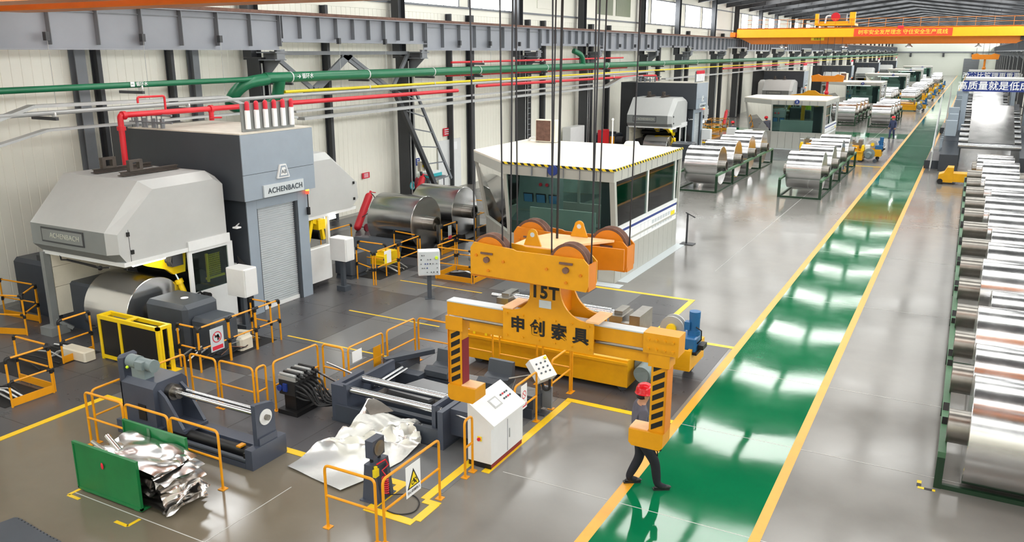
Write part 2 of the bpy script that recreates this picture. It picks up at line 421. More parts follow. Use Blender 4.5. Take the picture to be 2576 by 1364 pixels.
# wall posts
for yy, wd, m in ((15.9, .34, 'frame_grey'), (16.5, .14, 'frame_dark'), (19.15, .12, 'frame_dark'), (20.1, .26, 'frame_grey'), (26.8, .16, 'frame_dark'), (36.0, .1, 'frame_dark'), (38.0, .34, 'frame_dark'), (44.5, .2, 'frame_dark'), (46.5, .2, 'frame_dark'), (53.8, .34, 'frame_dark'), (57, .2, 'frame_dark'), (68, .3, 'frame_dark'), (76, .3, 'frame_dark'), (88, .3, 'frame_dark'), (97, .3, 'frame_dark')):
    p = MB(); p.box(XL + .04, XL + .34, yy - .012, yy + .012, 0, 8.7); p.box(XL + .32, XL + .35, yy - wd / 2, yy + wd / 2, 0, 8.7); p.box(XL + .04, XL + .07, yy - wd / 2, yy + wd / 2, 0, 8.7)
    p.build('wall_post', m, wall, smooth=False)

# ---- far wall, right wall, back wall
wf = struct(MB().box(XL, XR, YE, YE + .3, 0, 14).build('wall_far', 'wall_far'))
MB().box(XL, XR, YE - .3, YE, 6.55, 6.95).build('wall_band', 'frame_grey', wf)
for x in (-17.5, -8.6, -1): MB().bar((x, YE - .2, 6.5), (x, YE - .2, 5.4), .5).build('wall_bracket', 'frame_dark', wf)
mb = MB()
for i in range(16): mb.box(-3.0, 1.0, YE - .12, YE - .04, i * .31, i * .31 + .28)
struct(mb.build('door_1', 'frame_grey', None))
wr = struct(MB().box(XR, XR + .25, YB, YE, 0, 12.2).build('wall_right', 'wall_panel'))
for i in range(15):
    a = YB + 1 + i * 20
    struct(MB((XR, a, 8.9)).box(XR - .04, XR - .01, a, min(a + 18.4, YE - 1), 8.9, 11.0).build('window_%d' % (60 + i), 'daylight'))
struct(MB().box(XL, XR, YB - .25, YB, 0, 14).build('wall_back', 'wall_panel'))

# ---- roof: deck, rafters, purlins, roof lights
XM = -8.6
def rz(x): return 11.9 + 1.9 * (1 - abs(x - XM) / (XM - XL))
ceil = struct(MB().prism([(XL, rz(XL)), (XM, rz(XM)), (XR, rz(XR)), (XR, rz(XR) + .25), (XM, rz(XM) + .25), (XL, rz(XL) + .25)], 'y', YB, YE).build('ceiling', 'deck', smooth=False))
raf = MB()
for x0, x1 in ((XL, XM), (XM, XR)):
    for dz, hh, hw in ((0, .05, .14), (-.5, .05, .16)):
        raf.add([(x, yy, rz(x) - .06 + dz + t) for x in (x0, x1) for yy in (-hw, hw) for t in (-hh, 0)], [(0, 1, 3, 2), (4, 6, 7, 5), (0, 4, 5, 1), (2, 3, 7, 6), (0, 2, 6, 4), (1, 5, 7, 3)])
    raf.add([(x, yy, rz(x) - .06 + t) for x in (x0, x1) for yy in (-.012, .012) for t in (-.55, 0)], [(0, 1, 3, 2), (4, 6, 7, 5), (0, 4, 5, 1), (2, 3, 7, 6), (0, 2, 6, 4), (1, 5, 7, 3)])
    for k in range(1, 10):
        x = x0 + (x1 - x0) * k / 10; raf.box(x - .02, x + .02, -.13, .13, rz(x) - .58, rz(x) - .06)
RAF = raf.mesh('rafter', 'rafter', smooth=False)
SKP = [XM + (i + .5) * 2.9 for i in range(-4, 4)]
SK = {}
for x in SKP:
    if abs(x - XM) < 1.2: continue
    SK[x] = MB().add([(x + a, b, rz(x + a) - .03) for a, b in ((-1.25, -1.6), (1.25, -1.6), (1.25, 1.6), (-1.25, 1.6))], [(3, 2, 1, 0)]).mesh('roof_light', 'skylight', smooth=False)
y = YB + 2.3; i = 0
while y < YE:
    o = bpy.data.objects.new('rafter', RAF); COL.objects.link(o); o.parent = ceil; o.location = (0, y, 0)
    if i % 2 == 0:
        for me in SK.values():
            o = bpy.data.objects.new('roof_light', me); COL.objects.link(o); o.parent = ceil; o.location = (0, y + 3.2, 0)
    y += 5.05; i += 1
for k in range(-4, 5):
    if k: x = XM + k * 3.1; mb = MB(); mb.box(x - .08, x + .08, YB, YE, rz(x) - .24, rz(x) - .06); mb.build('purlin', 'rafter', ceil, smooth=False)

# ---- crane runway girders and columns
J = [2.3]
while J[-1] < YE - 12: J.append(round(J[-1] + (8.9 if len(J) % 2 else 11.3), 2))
XG = -21.5
def girder(L, deep, right=False):
    zb = 6.98 if deep else 7.25
    t = thing('runway_girder', '', 'girder')
    MB().box(-.012, .012, 0, L, zb, 8.15).build('web', 'girder', t, smooth=False)
    MB().box(-.22, .22, 0, L, 8.11, 8.15).build('top_flange', 'girder', t, smooth=False)
    MB().box(-.2, .2, 0, L, zb - .03, zb).build('bottom_flange', 'girder', t, smooth=False)
    r = MB().box(-.05, .05, 0, L, 8.15, 8.27); r.box(.05, .24, 0, L, 8.15, 8.17); r.build('crane_rail', 'rust', t, smooth=False)
    n = 8 if deep else 9; me = MB().box(.012, .19, -.012, .012, zb + .1, 8.11).mesh('stiffener', 'frame_grey', smooth=False)
    for k in range(n + 1):
        o = bpy.data.objects.new('stiffener', me); COL.objects.link(o); o.parent = t; o.location = (0, min(max(L * k / n, .05), L - .05), 0)
    if deep:
        MB().box(.012, .06, 0, L, 7.93, 7.96).build('conduit', 'frame_grey', t, smooth=False)
    return t
gd = girder(11.3, True); gs = girder(8.9, False); ud = us = False
for i in range(len(J) - 1):
    deep = (J[i + 1] - J[i]) > 10
    lab = ('deep' if deep else 'shallow') + ' grey plate girder with rusty crane rail along the windowed wall'
    if deep and not ud: g, ud = gd, True
    elif not deep and not us: g, us = gs, True
    else: g = dup(gd if deep else gs)
    g.location = (XG, J[i], 0); tag(g, lab, 'girder', ('deep' if deep else 'shallow') + ' crane runway girders')
for i in range(0, 14):
    g = dup(gd, loc=(4.6, 62 + i * 16 + 16, 0), rz=math.pi, label='grey plate girder of the crane runway opposite the windowed wall', group='runway girders opposite'); g.scale = (1, 15.9 / 11.3, 1)
cb = MB()
cb.box(-.3, .3, -.25, -.22, 0, 6.7); cb.box(-.3, .3, .22, .25, 0, 6.7); cb.box(-.012, .012, -.25, .25, 0, 6.7); cb.box(-.45, .45, -.4, .4, 0, .06)
colm = thing('steel_column', '', 'column')
cb.build('shaft', 'frame_dark', colm, smooth=False)
b = MB(); b.box(.25, 1.15, -.3, .3, 6.85, 6.9); b.prism([(.3, 5.9), (1.1, 6.6), (1.1, 6.85), (.3, 6.85)], 'y', -.02, .02); b.box(.3, 1.1, -.28, .28, 6.6, 6.64); b.box(1.0, 1.12, -.2, .2, 6.64, 6.98)
b.build('bracket', 'frame_grey', colm, smooth=False)
b = MB(); b.box(-.45, -.05, -.25, -.22, 6.7, 12); b.box(-.45, -.05, .22, .25, 6.7, 12); b.box(-.26, -.24, -.25, .25, 6.7, 12); b.box(-.45, .4, -.25, .25, 6.62, 6.7)
b.build('upper_shaft', 'frame_dark', colm, smooth=False)
b = MB(); b.tube([(.33, -.16, 0), (.33, -.16, 6.5)], .035, 6); b.tube([(.33, .12, 0), (.33, .12, 6.5)], .03, 6); b.build('conduit', 'tray', colm)
for i, yj in enumerate(J):
    c = colm if i == 0 else dup(colm)
    c.location = (-22.55, yj, 0); tag(c, 'dark grey steel H-column carrying the runway along the windowed wall', 'column', 'columns along the windowed wall')
for i in range(15):
    c = dup(colm, loc=(5.65, 62 + 16 * i, 0), rz=math.pi, label='dark grey steel column of the runway opposite the windowed wall', group='columns opposite')
# bracing in the narrow bay and the leaning lattice struts
xb = -22.2
tb = thing('wall_bracing', 'grey angle-steel W bracing behind the big green pipe, between two columns', 'bracing', (xb, 27, 5.4))
for a, b in (((22.9, 6.8), (24.9, 5.5)), ((24.9, 5.5), (27.0, 6.8)), ((27.0, 6.8), (29.9, 5.3)), ((29.9, 5.3), (31.2, 6.8)), ((25.2, 5.5), (27.3, 6.8)), ((26.7, 6.8), (29.4, 5.4))):
    q = MB((xb, 27, 5.4)); q.bar((xb, a[0], a[1]), (xb, b[0], b[1]), .1, .16); q.build('diagonal', 'frame_grey', tb, smooth=False)
q = MB((xb, 27, 5.4)); q.bar((xb, 22.8, 6.85), (xb, 31.2, 6.85), .14, .14); q.bar((xb, 24.4, 5.4), (xb, 30.3, 5.35), .12, .12); q.build('chord', 'frame_grey', tb, smooth=False)
tl = thing('lattice_strut', 'leaning grey lattice strut running down beside the twin red extinguisher column', 'strut', (-21.9, 31, 0))
q = MB((-21.9, 31, 0)); q.bar((-21.9, 29.7, 5.3), (-21.9, 33.1, .1), .18, .2); q.build('chord', 'frame_dark', tl, smooth=False)
q = MB((-21.9, 31, 0)); q.bar((-21.9, 31.2, 5.3), (-21.9, 34.1, .9), .1, .12); q.build('chord', 'frame_grey', tl, smooth=False)
for k in range(6):
    t = k / 6; t2 = (k + .8) / 6
    a = (-21.9, 29.7 + 3.4 * t, 5.3 - 5.2 * t); b = (-21.9, 31.2 + 2.9 * t2, 5.3 - 4.4 * t2)
    q = MB((-21.9, 31, 0)); q.bar(a, b, .05); q.build('lacing', 'frame_grey', tl, smooth=False)
tl2 = thing('wall_ladder', 'dark caged steel ladder fixed to the wall post behind the first control cabin', 'ladder', (-22.6, 43.6, 0))
q = MB((-22.6, 43.6, 0)); q.bar((-22.6, 43.3, 0), (-22.6, 43.3, 6.5), .07); q.bar((-22.6, 43.9, 0), (-22.6, 43.9, 6.5), .07); q.build('stile', 'frame_dark', tl2)
for k in range(20): q = MB((-22.6, 43.6, 0)); q.bar((-22.6, 43.3, .3 + k * .31), (-22.6, 43.9, .3 + k * .31), .04); q.build('rung', 'frame_grey', tl2)

# ---- hangers on the girder
hg = thing('cable_hanger', 'small dark clamp on a girder stiffener holding a thin hanging rod', 'hanger', (0, 0, 0), group='hanging rods along the runway girder')
MB().box(.18, .32, -.06, .06, -.12, .1).build('clamp', 'frame_dark', hg, smooth=False)
q = MB(); q.tube([(.27, 0, -.1), (.27, 0, -1.75)], .008, 5); q.build('rod', 'tray', hg)
for k, yy in enumerate([13.84, 16.75, 19.63, 25.42, 28.3, 34.05, 36.9, 40, 45.2, 49, 54.5, 57.4, 60.2, 66, 70]):
    h = hg if k == 0 else dup(hg)
    h.location = (XG, yy, 7.3)

# ---- pipes and trays along the wall
def pipe(name, label, m, pts, r, n=14, bend=.3, rings=None, group=None, sup=True):
    o = Vector(pts[0]); t = thing(name, label, 'pipe', o, group=group)
    MB(o).tube(pts, r, n, bend).build('run', m, t)
    if rings:
        for yy in rings:
            z = pts[0][2]; x = pts[0][0]
            a = MB(o); a.cyl((x, yy - .02, z), (x, yy + .02, z), r + .02, n); a.build('clamp', 'white_metal', t)
            if sup:
                a = MB(o); a.bar((x - .9, yy, z - r - .05), (x + .12, yy, z - r - .05), .08, .08); a.build('support_arm', 'frame_dark', t, smooth=False)
    return t
tg = pipe('green_water_pipe', 'thick green water pipe running the length of the wall', 'pipe_green', [(-21, 21.2, 6.04), (-21, 284, 6.12)], .18, 18, rings=[22.4, 26.7, 31.3, 35.3, 42.6, 51.5, 62.8, 71.7, 83])
text('➔ 循环水', .2, 'white_print', tg, (-20.815, 23.0, 6.06), (0, 1, 0), (0, 0, 1), o=tg.location)
tn = pipe('narrow_green_pipe', 'narrower green pipe joining the thick green water pipe at its elbow', 'pipe_green', [(-21, 3, 5.9), (-21, 21.2, 6.02)], .085, 12, rings=[7, 11.2, 16.3])
text('⬅ 循环水', .13, 'white_print', tn, (-20.91, 16.2, 6.0), (0, 1, 0), (0, 0, 1), o=tn.location)
pipe('green_elbow_pipe', 'fat dark green elbow pipe dropping behind the water pipe junction', 'pipe_green', [(-21, 21.3, 6.0), (-21.1, 20.3, 5.9), (-21.6, 20.0, 5.2), (-21.6, 21.2, 4.9), (-21.2, 21.9, 5.2), (-21.0, 21.9, 5.95)], .2, 16, .45)
pipe('green_branch_pipe', 'short green branch pipe bending up off the thick water pipe', 'pipe_green', [(-21, 47.8, 6.1), (-21, 47.6, 6.7), (-21.3, 47.0, 6.95)], .16, 14, .3)
pipe('yellow_gas_pipe', 'thin yellow gas pipe just under the thick green pipe', 'pipe_yellow', [(-20.9, 22, 5.55), (-20.9, 284, 5.62)], .055, 10, rings=[26.7, 31.3, 42.6, 51.5, 62.8])
tr = pipe('red_fire_pipe', 'red fire main with a riser dropping beside the near mill housing', 'red_paint', [(-19.0, 14.05, 3.9), (-19.0, 14.05, 5.33), (-19.0, 21, 5.32), (-19.0, 30.2, 5.32)], .075, 12, .08, rings=None)
q = MB(tr.location)
q.cyl((-19, 14.05, 4.95), (-19, 14.05, 5.05), .11); q.cyl((-19, 17.0, 5.0), (-19, 17.0, 5.32), .07); q.cyl((-19, 19.7, 4.98), (-19, 19.7, 5.32), .07)
for yy in (14.15, 17, 19.7): q.cyl((-19, yy - .05, 5.32), (-19, yy + .05, 5.32), .11)
q.build('flange', 'red_paint', tr)
for yy in (16.9, 19.8): q = MB(tr.location); q.tube([(-18.95, yy, 5.08), (-18.75, yy + .25, 5.08)], .025, 6); q.build('valve_lever', 'red_paint', tr)
pipe('red_branch_pipe', 'thin red branch pipe with a small loop above the near fire main', 'red_paint', [(-19.05, 15.5, 5.3), (-19.05, 15.5, 5.75), (-19.1, 14.7, 5.75), (-19.1, 14.7, 5.6)], .03, 8, .06)
pipe('red_fire_pipe', 'red fire main ending in a riser beside the second mill housing', 'red_paint', [(-20.5, 34.3, 5.33), (-20.5, 57, 5.25), (-20.0, 58.5, 5.25), (-19.6, 58.5, 3.6)], .075, 10, .1, rings=[42.6, 51.5])
pipe('red_fire_pipe', 'thin high red pipe above the thick green pipe', 'red_paint', [(-21.2, 33.2, 6.42), (-21.2, 55, 6.5)], .05, 8, 0, rings=[36, 42.6])
pipe('red_fire_pipe', 'thin red pipe tucked directly beneath the thick green pipe', 'red_paint', [(-21.3, 32.9, 5.84), (-21.3, 56, 5.84)], .06, 8, 0, rings=[36, 42.6])
for k in range(2):
    pipe('red_fire_pipe', 'distant thin red fire pipe high on the windowed wall', 'red_paint', [(-20.8, 80 + k * 30, 5.35), (-20.8, 106 + k * 30, 5.35)], .08, 8, 0, group='distant red fire pipes')
def tray(label, pts, wd, h, m='tray', grp=None):
    o = Vector(pts[0]); t = thing('cable_tray', label, 'cable tray', o, group=grp)
    for i in range(len(pts) - 1): q = MB(o); q.bar(pts[i], pts[i + 1], wd, h); q.build('tray_length', m, t, smooth=False)
    return t
tray('grey cable tray bending down at its near end below the narrow green pipe', [(-20.5, 10.4, 4.9), (-20.5, 12.7, 5.58), (-20.5, 18.9, 5.53), (-20.5, 20.3, 5.0), (-20.5, 22, 4.7)], .3, .08)
tray('lower grey cable tray bending down at its near end', [(-20.2, 9.8, 4.35), (-20.2, 12.8, 5.0), (-20.2, 21.2, 5.02)], .25, .06)
tray('long grey cable tray below the red fire main, behind the near mill', [(-20.6, 22.4, 4.62), (-20.6, 50.5, 4.72), (-20.6, 53, 5.2), (-20.6, 57, 5.25), (-20.6, 59, 4.8)], .35, .1)
tray('long slim cable tray running just above the lower grey tray', [(-20.9, 22.4, 4.85), (-20.9, 50, 4.95)], .2, .07)
tray('distant grey cable tray below the yellow gas pipe', [(-20.6, 62, 4.9), (-20.6, 130, 5.0)], .35, .1)
pipe('grey_pipe', 'plain grey pipe between the narrow green pipe and the lower trays', 'tray', [(-20.4, 6, 5.36), (-20.4, 21.5, 5.45), (-20.7, 60, 5.5)], .06, 10, 0, rings=[13.2, 17.4])
# ================================================================== rolling mill (built at the near mill, copied down the line)
DY = 40.2
ORD = ['second', 'third', 'fourth', 'fifth', 'sixth']
def mill_tower():
    o = (-17.9, 16.5, 0); t = thing('mill_housing', 'dark slate mill housing with a roller shutter, nearest the green scrap box', 'mill', o)
    q = MB(o); q.box(-19.5, -16.3, 15.45, 15.8, 0, 3.2); q.box(-19.5, -16.3, 17.35, 17.75, 0, 3.2); q.box(-19.5, -16.3, 15.8, 17.35, 2.86, 3.2); q.box(-19.5, -16.75, 15.8, 17.35, 0, 2.86)
    body = q.build('body', 'mill_dark', t, smooth=False)
    q = MB(o); q.box(-16.31, -16.28, 15.45, 15.8, 0, 3.2); q.box(-16.31, -16.28, 17.35, 17.75, 0, 3.2); q.box(-16.31, -16.28, 15.8, 17.35, 2.86, 3.2)
    q.build('door_surround', 'mill_blue_lit', t, smooth=False)
    q = MB(o); q.box(-20.3, -16.07, 15.2, 17.85, 3.16, 4.86)
    up = q.build('upper_box', 'mill_dark', t, smooth=False)
    q = MB(o); q.box(-16.08, -16.04, 15.2, 17.85, 3.84, 4.86); q.box(-16.08, -16.042, 15.2, 17.85, 3.16, 3.83); q.build('front_sheet', 'mill_blue_lit', up, smooth=False)
    q = MB(o); q.box(-20.3, -16.05, 15.2, 17.85, 4.862, 4.9); q.build('roof_sheet', 'mill_top_lit', up, smooth=False)
    # corrugated shutter
    pr = [];  n = 44
    for k in range(n):
        z = .12 + k * 2.74 / n; pr += [(-16.42, z), (-16.395, z + .016), (-16.395, z + .044)]
    pr += [(-16.42, 2.86), (-16.46, 2.86), (-16.46, .12)]
    q = MB(o); q.prism(pr, 'y', 15.86, 17.3); sh = q.build('roller_shutter', 'shutter', t, smooth=False)
    q = MB(o); q.box(-16.46, -16.37, 15.86, 17.3, .01, .12); q.build('bottom_bar', 'white_metal', sh, smooth=False)
    q = MB(o); q.box(-16.4, -16.33, 15.8, 15.87, 0, 2.86); q.box(-16.42, -16.3, 17.28, 17.36, 0, 2.86); q.build('guide_rail', 'mill_dark', sh, smooth=False)
    # name plate, emblem
    q = MB(o); q.box(-16.04, -15.99, 15.83, 17.33, 3.18, 3.5); pl = q.build('name_plate', 'plate_pale', t, smooth=False)
    text('ACHENBACH', .2, 'letter_dark', pl, (-15.985, 16.62, 3.33), (0, 1, 0), (0, 0, 1), o=o, spacing=1.12, bold=.004)
    em = MB(o); c = 16.58
    def trap(s, z0, z1): return [(c - .23 * s, z0), (c + .23 * s, z0), (c + .11 * s, z1), (c - .11 * s, z1)]
    em.prism(trap(1, 3.62, 3.98), 'x', -16.04, -15.985); e = em.build('emblem', 'white_metal', t, smooth=False)
    q = MB(o); q.prism(trap(.8, 3.65, 3.95), 'x', -15.985, -15.98); q.build('emblem_field', 'mill_blue_lit', e, smooth=False)
    q = MB(o); q.prism(trap(.55, 3.69, 3.9), 'x', -15.98, -15.974); q.build('emblem_core', 'white_metal', e, smooth=False)
    text('AB', .15, 'letter_dark', e, (-15.972, c, 3.78), (0, 1, 0), (0, 0, 1), o=o)
    # six capped tubes
    q = MB(o); q.box(-16.35, -16.3, 15.55, 17.45, 4.9, 5.62); bp = q.build('gauge_board', 'hood_front', t, smooth=False)
    for k in range(6):
        yy = 15.7 + k * .32; q = MB(o); q.cbox(-16.29, -16.2, yy - .07, yy + .07, 4.97, 5.45, .02); tu = q.build('gauge_tube', 'white_print', t)
        q = MB(o); q.cyl((-16.24, yy, 5.45), (-16.24, yy, 5.62), .06, 12); q.ball((-16.24, yy, 5.62), .06, 10); q.build('red_cap', 'red_print', tu)
    # beacon, lamp arm, cable bundle and switch box on the near flank
    q = MB(o); q.cyl((-16.2, 17.68, 3.0), (-16.2, 17.68, 3.09), .05, 10); bc = q.build('beacon', 'led_red', t)
    q = MB(o); q.cyl((-16.2, 17.68, 3.09), (-16.2, 17.68, 3.19), .05, 10); q.build('beacon_top', 'led_amber', bc)
    q = MB(o); q.tube([(-16.2, 17.68, 2.5), (-16.2, 17.68, 3.0)], .015, 6); q.box(-16.24, -16.16, 17.64, 17.72, 2.4, 2.62); q.build('beacon_stem', 'black', bc)
    q = MB(o); q.tube([(-16.6, 15.44, 2.5), (-16.5, 15.2, 2.45), (-16.3, 15.1, 2.5)], .02, 6); q.box(-16.36, -16.2, 14.98, 15.14, 2.48, 2.52); q.build('lamp_arm', 'white_metal', t)
    for k in range(7):
        x = -16.38 - .045 * k
        q = MB(o); q.tube([(x, 15.43, .1), (x + .04 * math.sin(k), 15.36 - .02 * k % .05, .7), (x, 15.4, 1.2 + .03 * k), (x - .12, 15.44, 1.42 + .03 * k)], .016, 6); q.build('cable', 'rubber', t)
    q = MB(o); q.cbox(-16.95, -16.8, 15.3, 15.45, 1.15, 1.4, .015); q.build('switch_box', 'white_metal', t)
    # duct block behind the tower top
    q = MB(o); q.box(-21.6, -20.3, 15.6, 17.6, 0, 4.85); q.build('rear_block', 'frame_dark', t, smooth=False)
    q = MB(o)
    for k in range(7): q.tube([(-20.2 + k * .2, 15.3, 4.9), (-20.2 + k * .2, 15.3, 5.25)], .02, 5)
    q.tube([(-20.3, 15.3, 5.25), (-18.6, 15.3, 5.25)], .03, 6); q.tube([(-20.3, 15.3, 5.05), (-18.6, 15.3, 5.05)], .02, 6)
    for k in range(4): q.cyl((-20.1 + k * .35, 15.35, 4.9), (-20.1 + k * .35, 15.35, 5.15), .06, 8)
    q.build('valve_manifold', 'frame_grey', t)
    return t
def mill_hood():
    o = (-18.2, 13.3, 0); t = thing('mill_hood', 'pale grey angular hood over a bright coil, nearest the green scrap box', 'hood', o)
    x0, x1, x2 = -19.75, -16.86, -16.6
    P = [(11.85, 2.2), (11.7, 2.45), (11.7, 2.92), (12.83, 3.98), (14.86, 3.98), (15.05, 3.85), (15.05, 2.2)]
    Q = [(11.9, 2.2), (11.82, 2.5), (11.82, 2.88), (12.95, 3.8), (14.84, 3.8), (15.0, 3.7), (15.05, 2.2)]
    P = [(11.9, 2.2), (11.7, 2.4), (11.7, 2.92), (12.72, 3.98), (14.7, 3.98), (15.0, 3.8), (15.0, 2.2)]
    Q = [(12.0, 2.2), (11.84, 2.42), (11.84, 2.88), (12.9, 3.78), (14.72, 3.78), (15.0, 3.62), (15.0, 2.2)]
    n = len(P)
    q = MB(o); v = [(x0 + .15, y, z) for y, z in P] + [(x1, y, z) for y, z in P] + [(x2, y, z) for y, z in Q]
    q.add(v, [tuple(range(n))]); k = 0
    sh = q
    for i in range(n):
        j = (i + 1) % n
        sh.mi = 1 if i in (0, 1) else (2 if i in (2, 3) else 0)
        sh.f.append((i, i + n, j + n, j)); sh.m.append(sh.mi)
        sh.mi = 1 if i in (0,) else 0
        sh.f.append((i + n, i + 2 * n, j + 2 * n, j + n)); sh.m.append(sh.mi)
    sh.f.append(tuple(range(3 * n - 1, 2 * n - 1, -1))); sh.m.append(0)
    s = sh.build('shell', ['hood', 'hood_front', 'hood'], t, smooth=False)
    q = MB(o); q.box(-19.6, -16.58, 11.92, 15.0, 2.1, 2.2); q.build('base_beam', 'white_metal', t, smooth=False)
    q = MB(o); q.box(-16.6, -16.55, 13.72, 15.05, 2.1, 2.34); q.build('side_trim', 'white_metal', t, smooth=False)
    q = MB(o); q.box(-19.15, -17.65, 11.675, 11.7, 2.54, 2.82); pl = q.build('name_plate', 'hood_front', t, smooth=False)
    text('ACHENBACH', .17, 'letter_pale', pl, (-18.3, 11.67, 2.68), (1, 0, 0), (0, 0, 1), o=o, spacing=1.1)
    q = MB(o); q.box(-19.19, -17.61, 11.68, 11.71, 2.5, 2.86); q.build('plate_rim', 'frame_dark', pl, smooth=False)
    for y0, z0 in ((12.1, 2.85), (12.17, 2.42)): q = MB(o); q.box(-16.6, -16.56, y0 - .035, y0 + .035, z0 - .05, z0 + .05); q.build('latch', 'black', t)
    q = MB(o); q.box(-16.6, -16.594, 12.12, 12.13, 2.2, 2.95); q.build('seam', 'frame_dark', t, smooth=False)
    # lifting rails and brackets on the roof
    for xx in (-18.75, -17.75):
        q = MB(o); q.box(xx - .12, xx + .12, 12.95, 14.6, 4.0, 4.015); q.box(xx - .012, xx + .012, 12.95, 14.6, 4.0, 4.09); q.box(xx - .06, xx + .06, 12.95, 14.6, 4.08, 4.095); rl = q.build('roof_rail', 'bracket_brown', t, smooth=False)
        q = MB(o); yb = 13.15
        q.box(xx - .02, xx + .1, yb, yb + .1, 4.09, 4.36); q.box(xx - .02, xx + .1, yb + .28, yb + .38, 4.09, 4.36); q.box(xx - .02, xx + .1, yb, yb + .38, 4.3, 4.36); q.box(xx - .02, xx + .1, yb, yb + .38, 4.09, 4.14)
        q.build('trolley_bracket', 'bracket_brown', rl, smooth=False)
    # far side: post and cream panels
    q = MB(o); q.box(-19.68, -19.54, 11.86, 12.04, .2, 2.15); q.box(-19.85, -19.4, 11.7, 12.2, 0, .22); q.bar((-19.6, 11.95, .4), (-19.35, 12.25, .1), .08); q.build('post', 'hood_front', t, smooth=False)
    for j, (z0, z1) in enumerate(((1.72, 2.1), (1.2, 1.71), (.45, 1.19))):
        for i, (a, b) in enumerate(((12.06, 13.28), (13.29, 14.3), (14.31, 15.17))):
            if j == 2 and i > 0: continue
            q = MB(o); q.box(-19.62, -19.56, a, b, z0, z1); q.build('side_panel', 'cream', t, smooth=False)
    # dark works: rolls, interior wall
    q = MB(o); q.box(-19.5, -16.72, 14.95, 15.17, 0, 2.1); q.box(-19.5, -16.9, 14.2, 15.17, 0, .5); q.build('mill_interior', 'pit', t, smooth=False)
    for yy, z, r in ((14.2, 1.62, .16), (14.5, 1.2, .2), (14.7, .75, .2)): q = MB(o); q.cyl((-19.4, yy, z), (-17.15, yy, z), r, 20); q.build('guide_roll', 'black', t)
    # yellow beam and cylinder
    q = MB(o); q.prism([(12.45, 2.09), (14.0, 2.09), (13.92, 1.5), (13.56, 1.5), (13.37, 1.67), (12.82, 1.88)], 'x', -17.1, -17.0); q.prism([(13.0, 2.09), (13.85, 2.09), (13.85, 1.72), (13.55, 1.72), (13.1, 1.98)], 'x', -18.2, -18.05); q.box(-18.2, -17.2, 13.3, 13.8, 1.98, 2.09); q.prism([(-18.2, 2.09), (-17.0, 2.09), (-17.0, 1.74), (-17.35, 1.66), (-17.5, 1.85)], 'y', 13.58, 13.7); q.build('yellow_beam', 'guard_yellow', t, smooth=False)
    q = MB(o); q.cyl((-17.15, 13.6, 1.75), (-16.95, 13.68, 1.25), .03, 10); q.build('piston_rod', 'steel_roll', t)
    q = MB(o); q.cyl((-16.97, 13.67, 1.32), (-16.85, 13.74, .9), .07, 12); q.cyl((-16.98, 13.66, 1.35), (-16.95, 13.68, 1.25), .1, 12); q.build('ram', 'guard_yellow', t)
    q = MB(o); q.box(-17.2, -16.8, 13.4, 13.72, 1.75, 2.08)
    for k in range(6): q.tube([(-17.1 + .06 * k, 13.38, 2.05), (-17.05 + .05 * k, 13.34, 1.9), (-17.1 + .06 * k, 13.4, 1.78)], .02, 5)
    q.build('valve_cluster', 'frame_dark', t)
    q = MB(o); q.cyl((-16.75, 12.25, 2.06), (-16.75, 13.15, 2.06), .035, 10); q.build('strip_lamp', 'lamp', t)
    q = MB(o); q.tube([(-19.0, 11.95, 2.15), (-18.9, 11.9, 2.02), (-18.6, 11.9, 2.05), (-17.5, 11.9, 1.98), (-17.1, 11.9, 2.05)], .02, 6); q.tube([(-18.7, 11.92, 2.04), (-17.6, 11.92, 2.0)], .03, 6); q.ball((-17.45, 11.9, 1.99), .06, 8); q.build('lamp_cable', 'black', t)
    # operator window on the near flank
    xf = -16.6
    q = MB(o); q.box(xf - .06, xf, 13.72, 13.84, .95, 2.1); q.box(xf - .06, xf, 14.98, 15.08, .95, 2.1); q.box(xf - .06, xf, 13.72, 15.08, 2.02, 2.1); q.box(xf - .06, xf, 13.72, 15.08, .85, 1.0); wf_ = q.build('window_frame', 'white_metal', t, smooth=False)
    q = MB(o); q.box(xf - .04, xf - .03, 13.84, 14.98, 1.0, 2.02); q.build('pane', 'tint_glass', wf_, smooth=False)
    q = MB(o); q.box(xf - .06, xf - .01, 14.1, 15.17, .05, .85); q.box(xf - .3, xf - .02, 15.08, 15.18, .05, 2.1); q.build('lower_panel', 'white_metal', t, smooth=False)
    q = MB(o)
    for k in range(9): q.box(-16.72, -16.7, 14.4 + k * .045, 14.414 + k * .045, 1.3, 1.85)
    for k in range(11): q.box(-16.72, -16.7, 14.38, 14.8, 1.3 + k * .055, 1.31 + k * .055)
    q.box(-16.74, -16.68, 14.34, 14.4, 1.15, 1.9); q.box(-16.74, -16.68, 14.3, 14.9, 1.22, 1.28); q.build('guard_mesh', 'guard_yellow', t, smooth=False)
    q = MB(o); q.tube([(-16.5, 13.75, .85), (-16.45, 13.72, 1.0), (-16.45, 13.85, 1.05), (-16.5, 13.95, .95)], .025, 6); q.cyl((-16.5, 14.0, .93), (-16.3, 14.0, .93), .08, 12); q.box(-16.5, -16.4, 13.9, 14.0, .85, 1.0); q.build('hose_fitting', 'black', t)
    return t
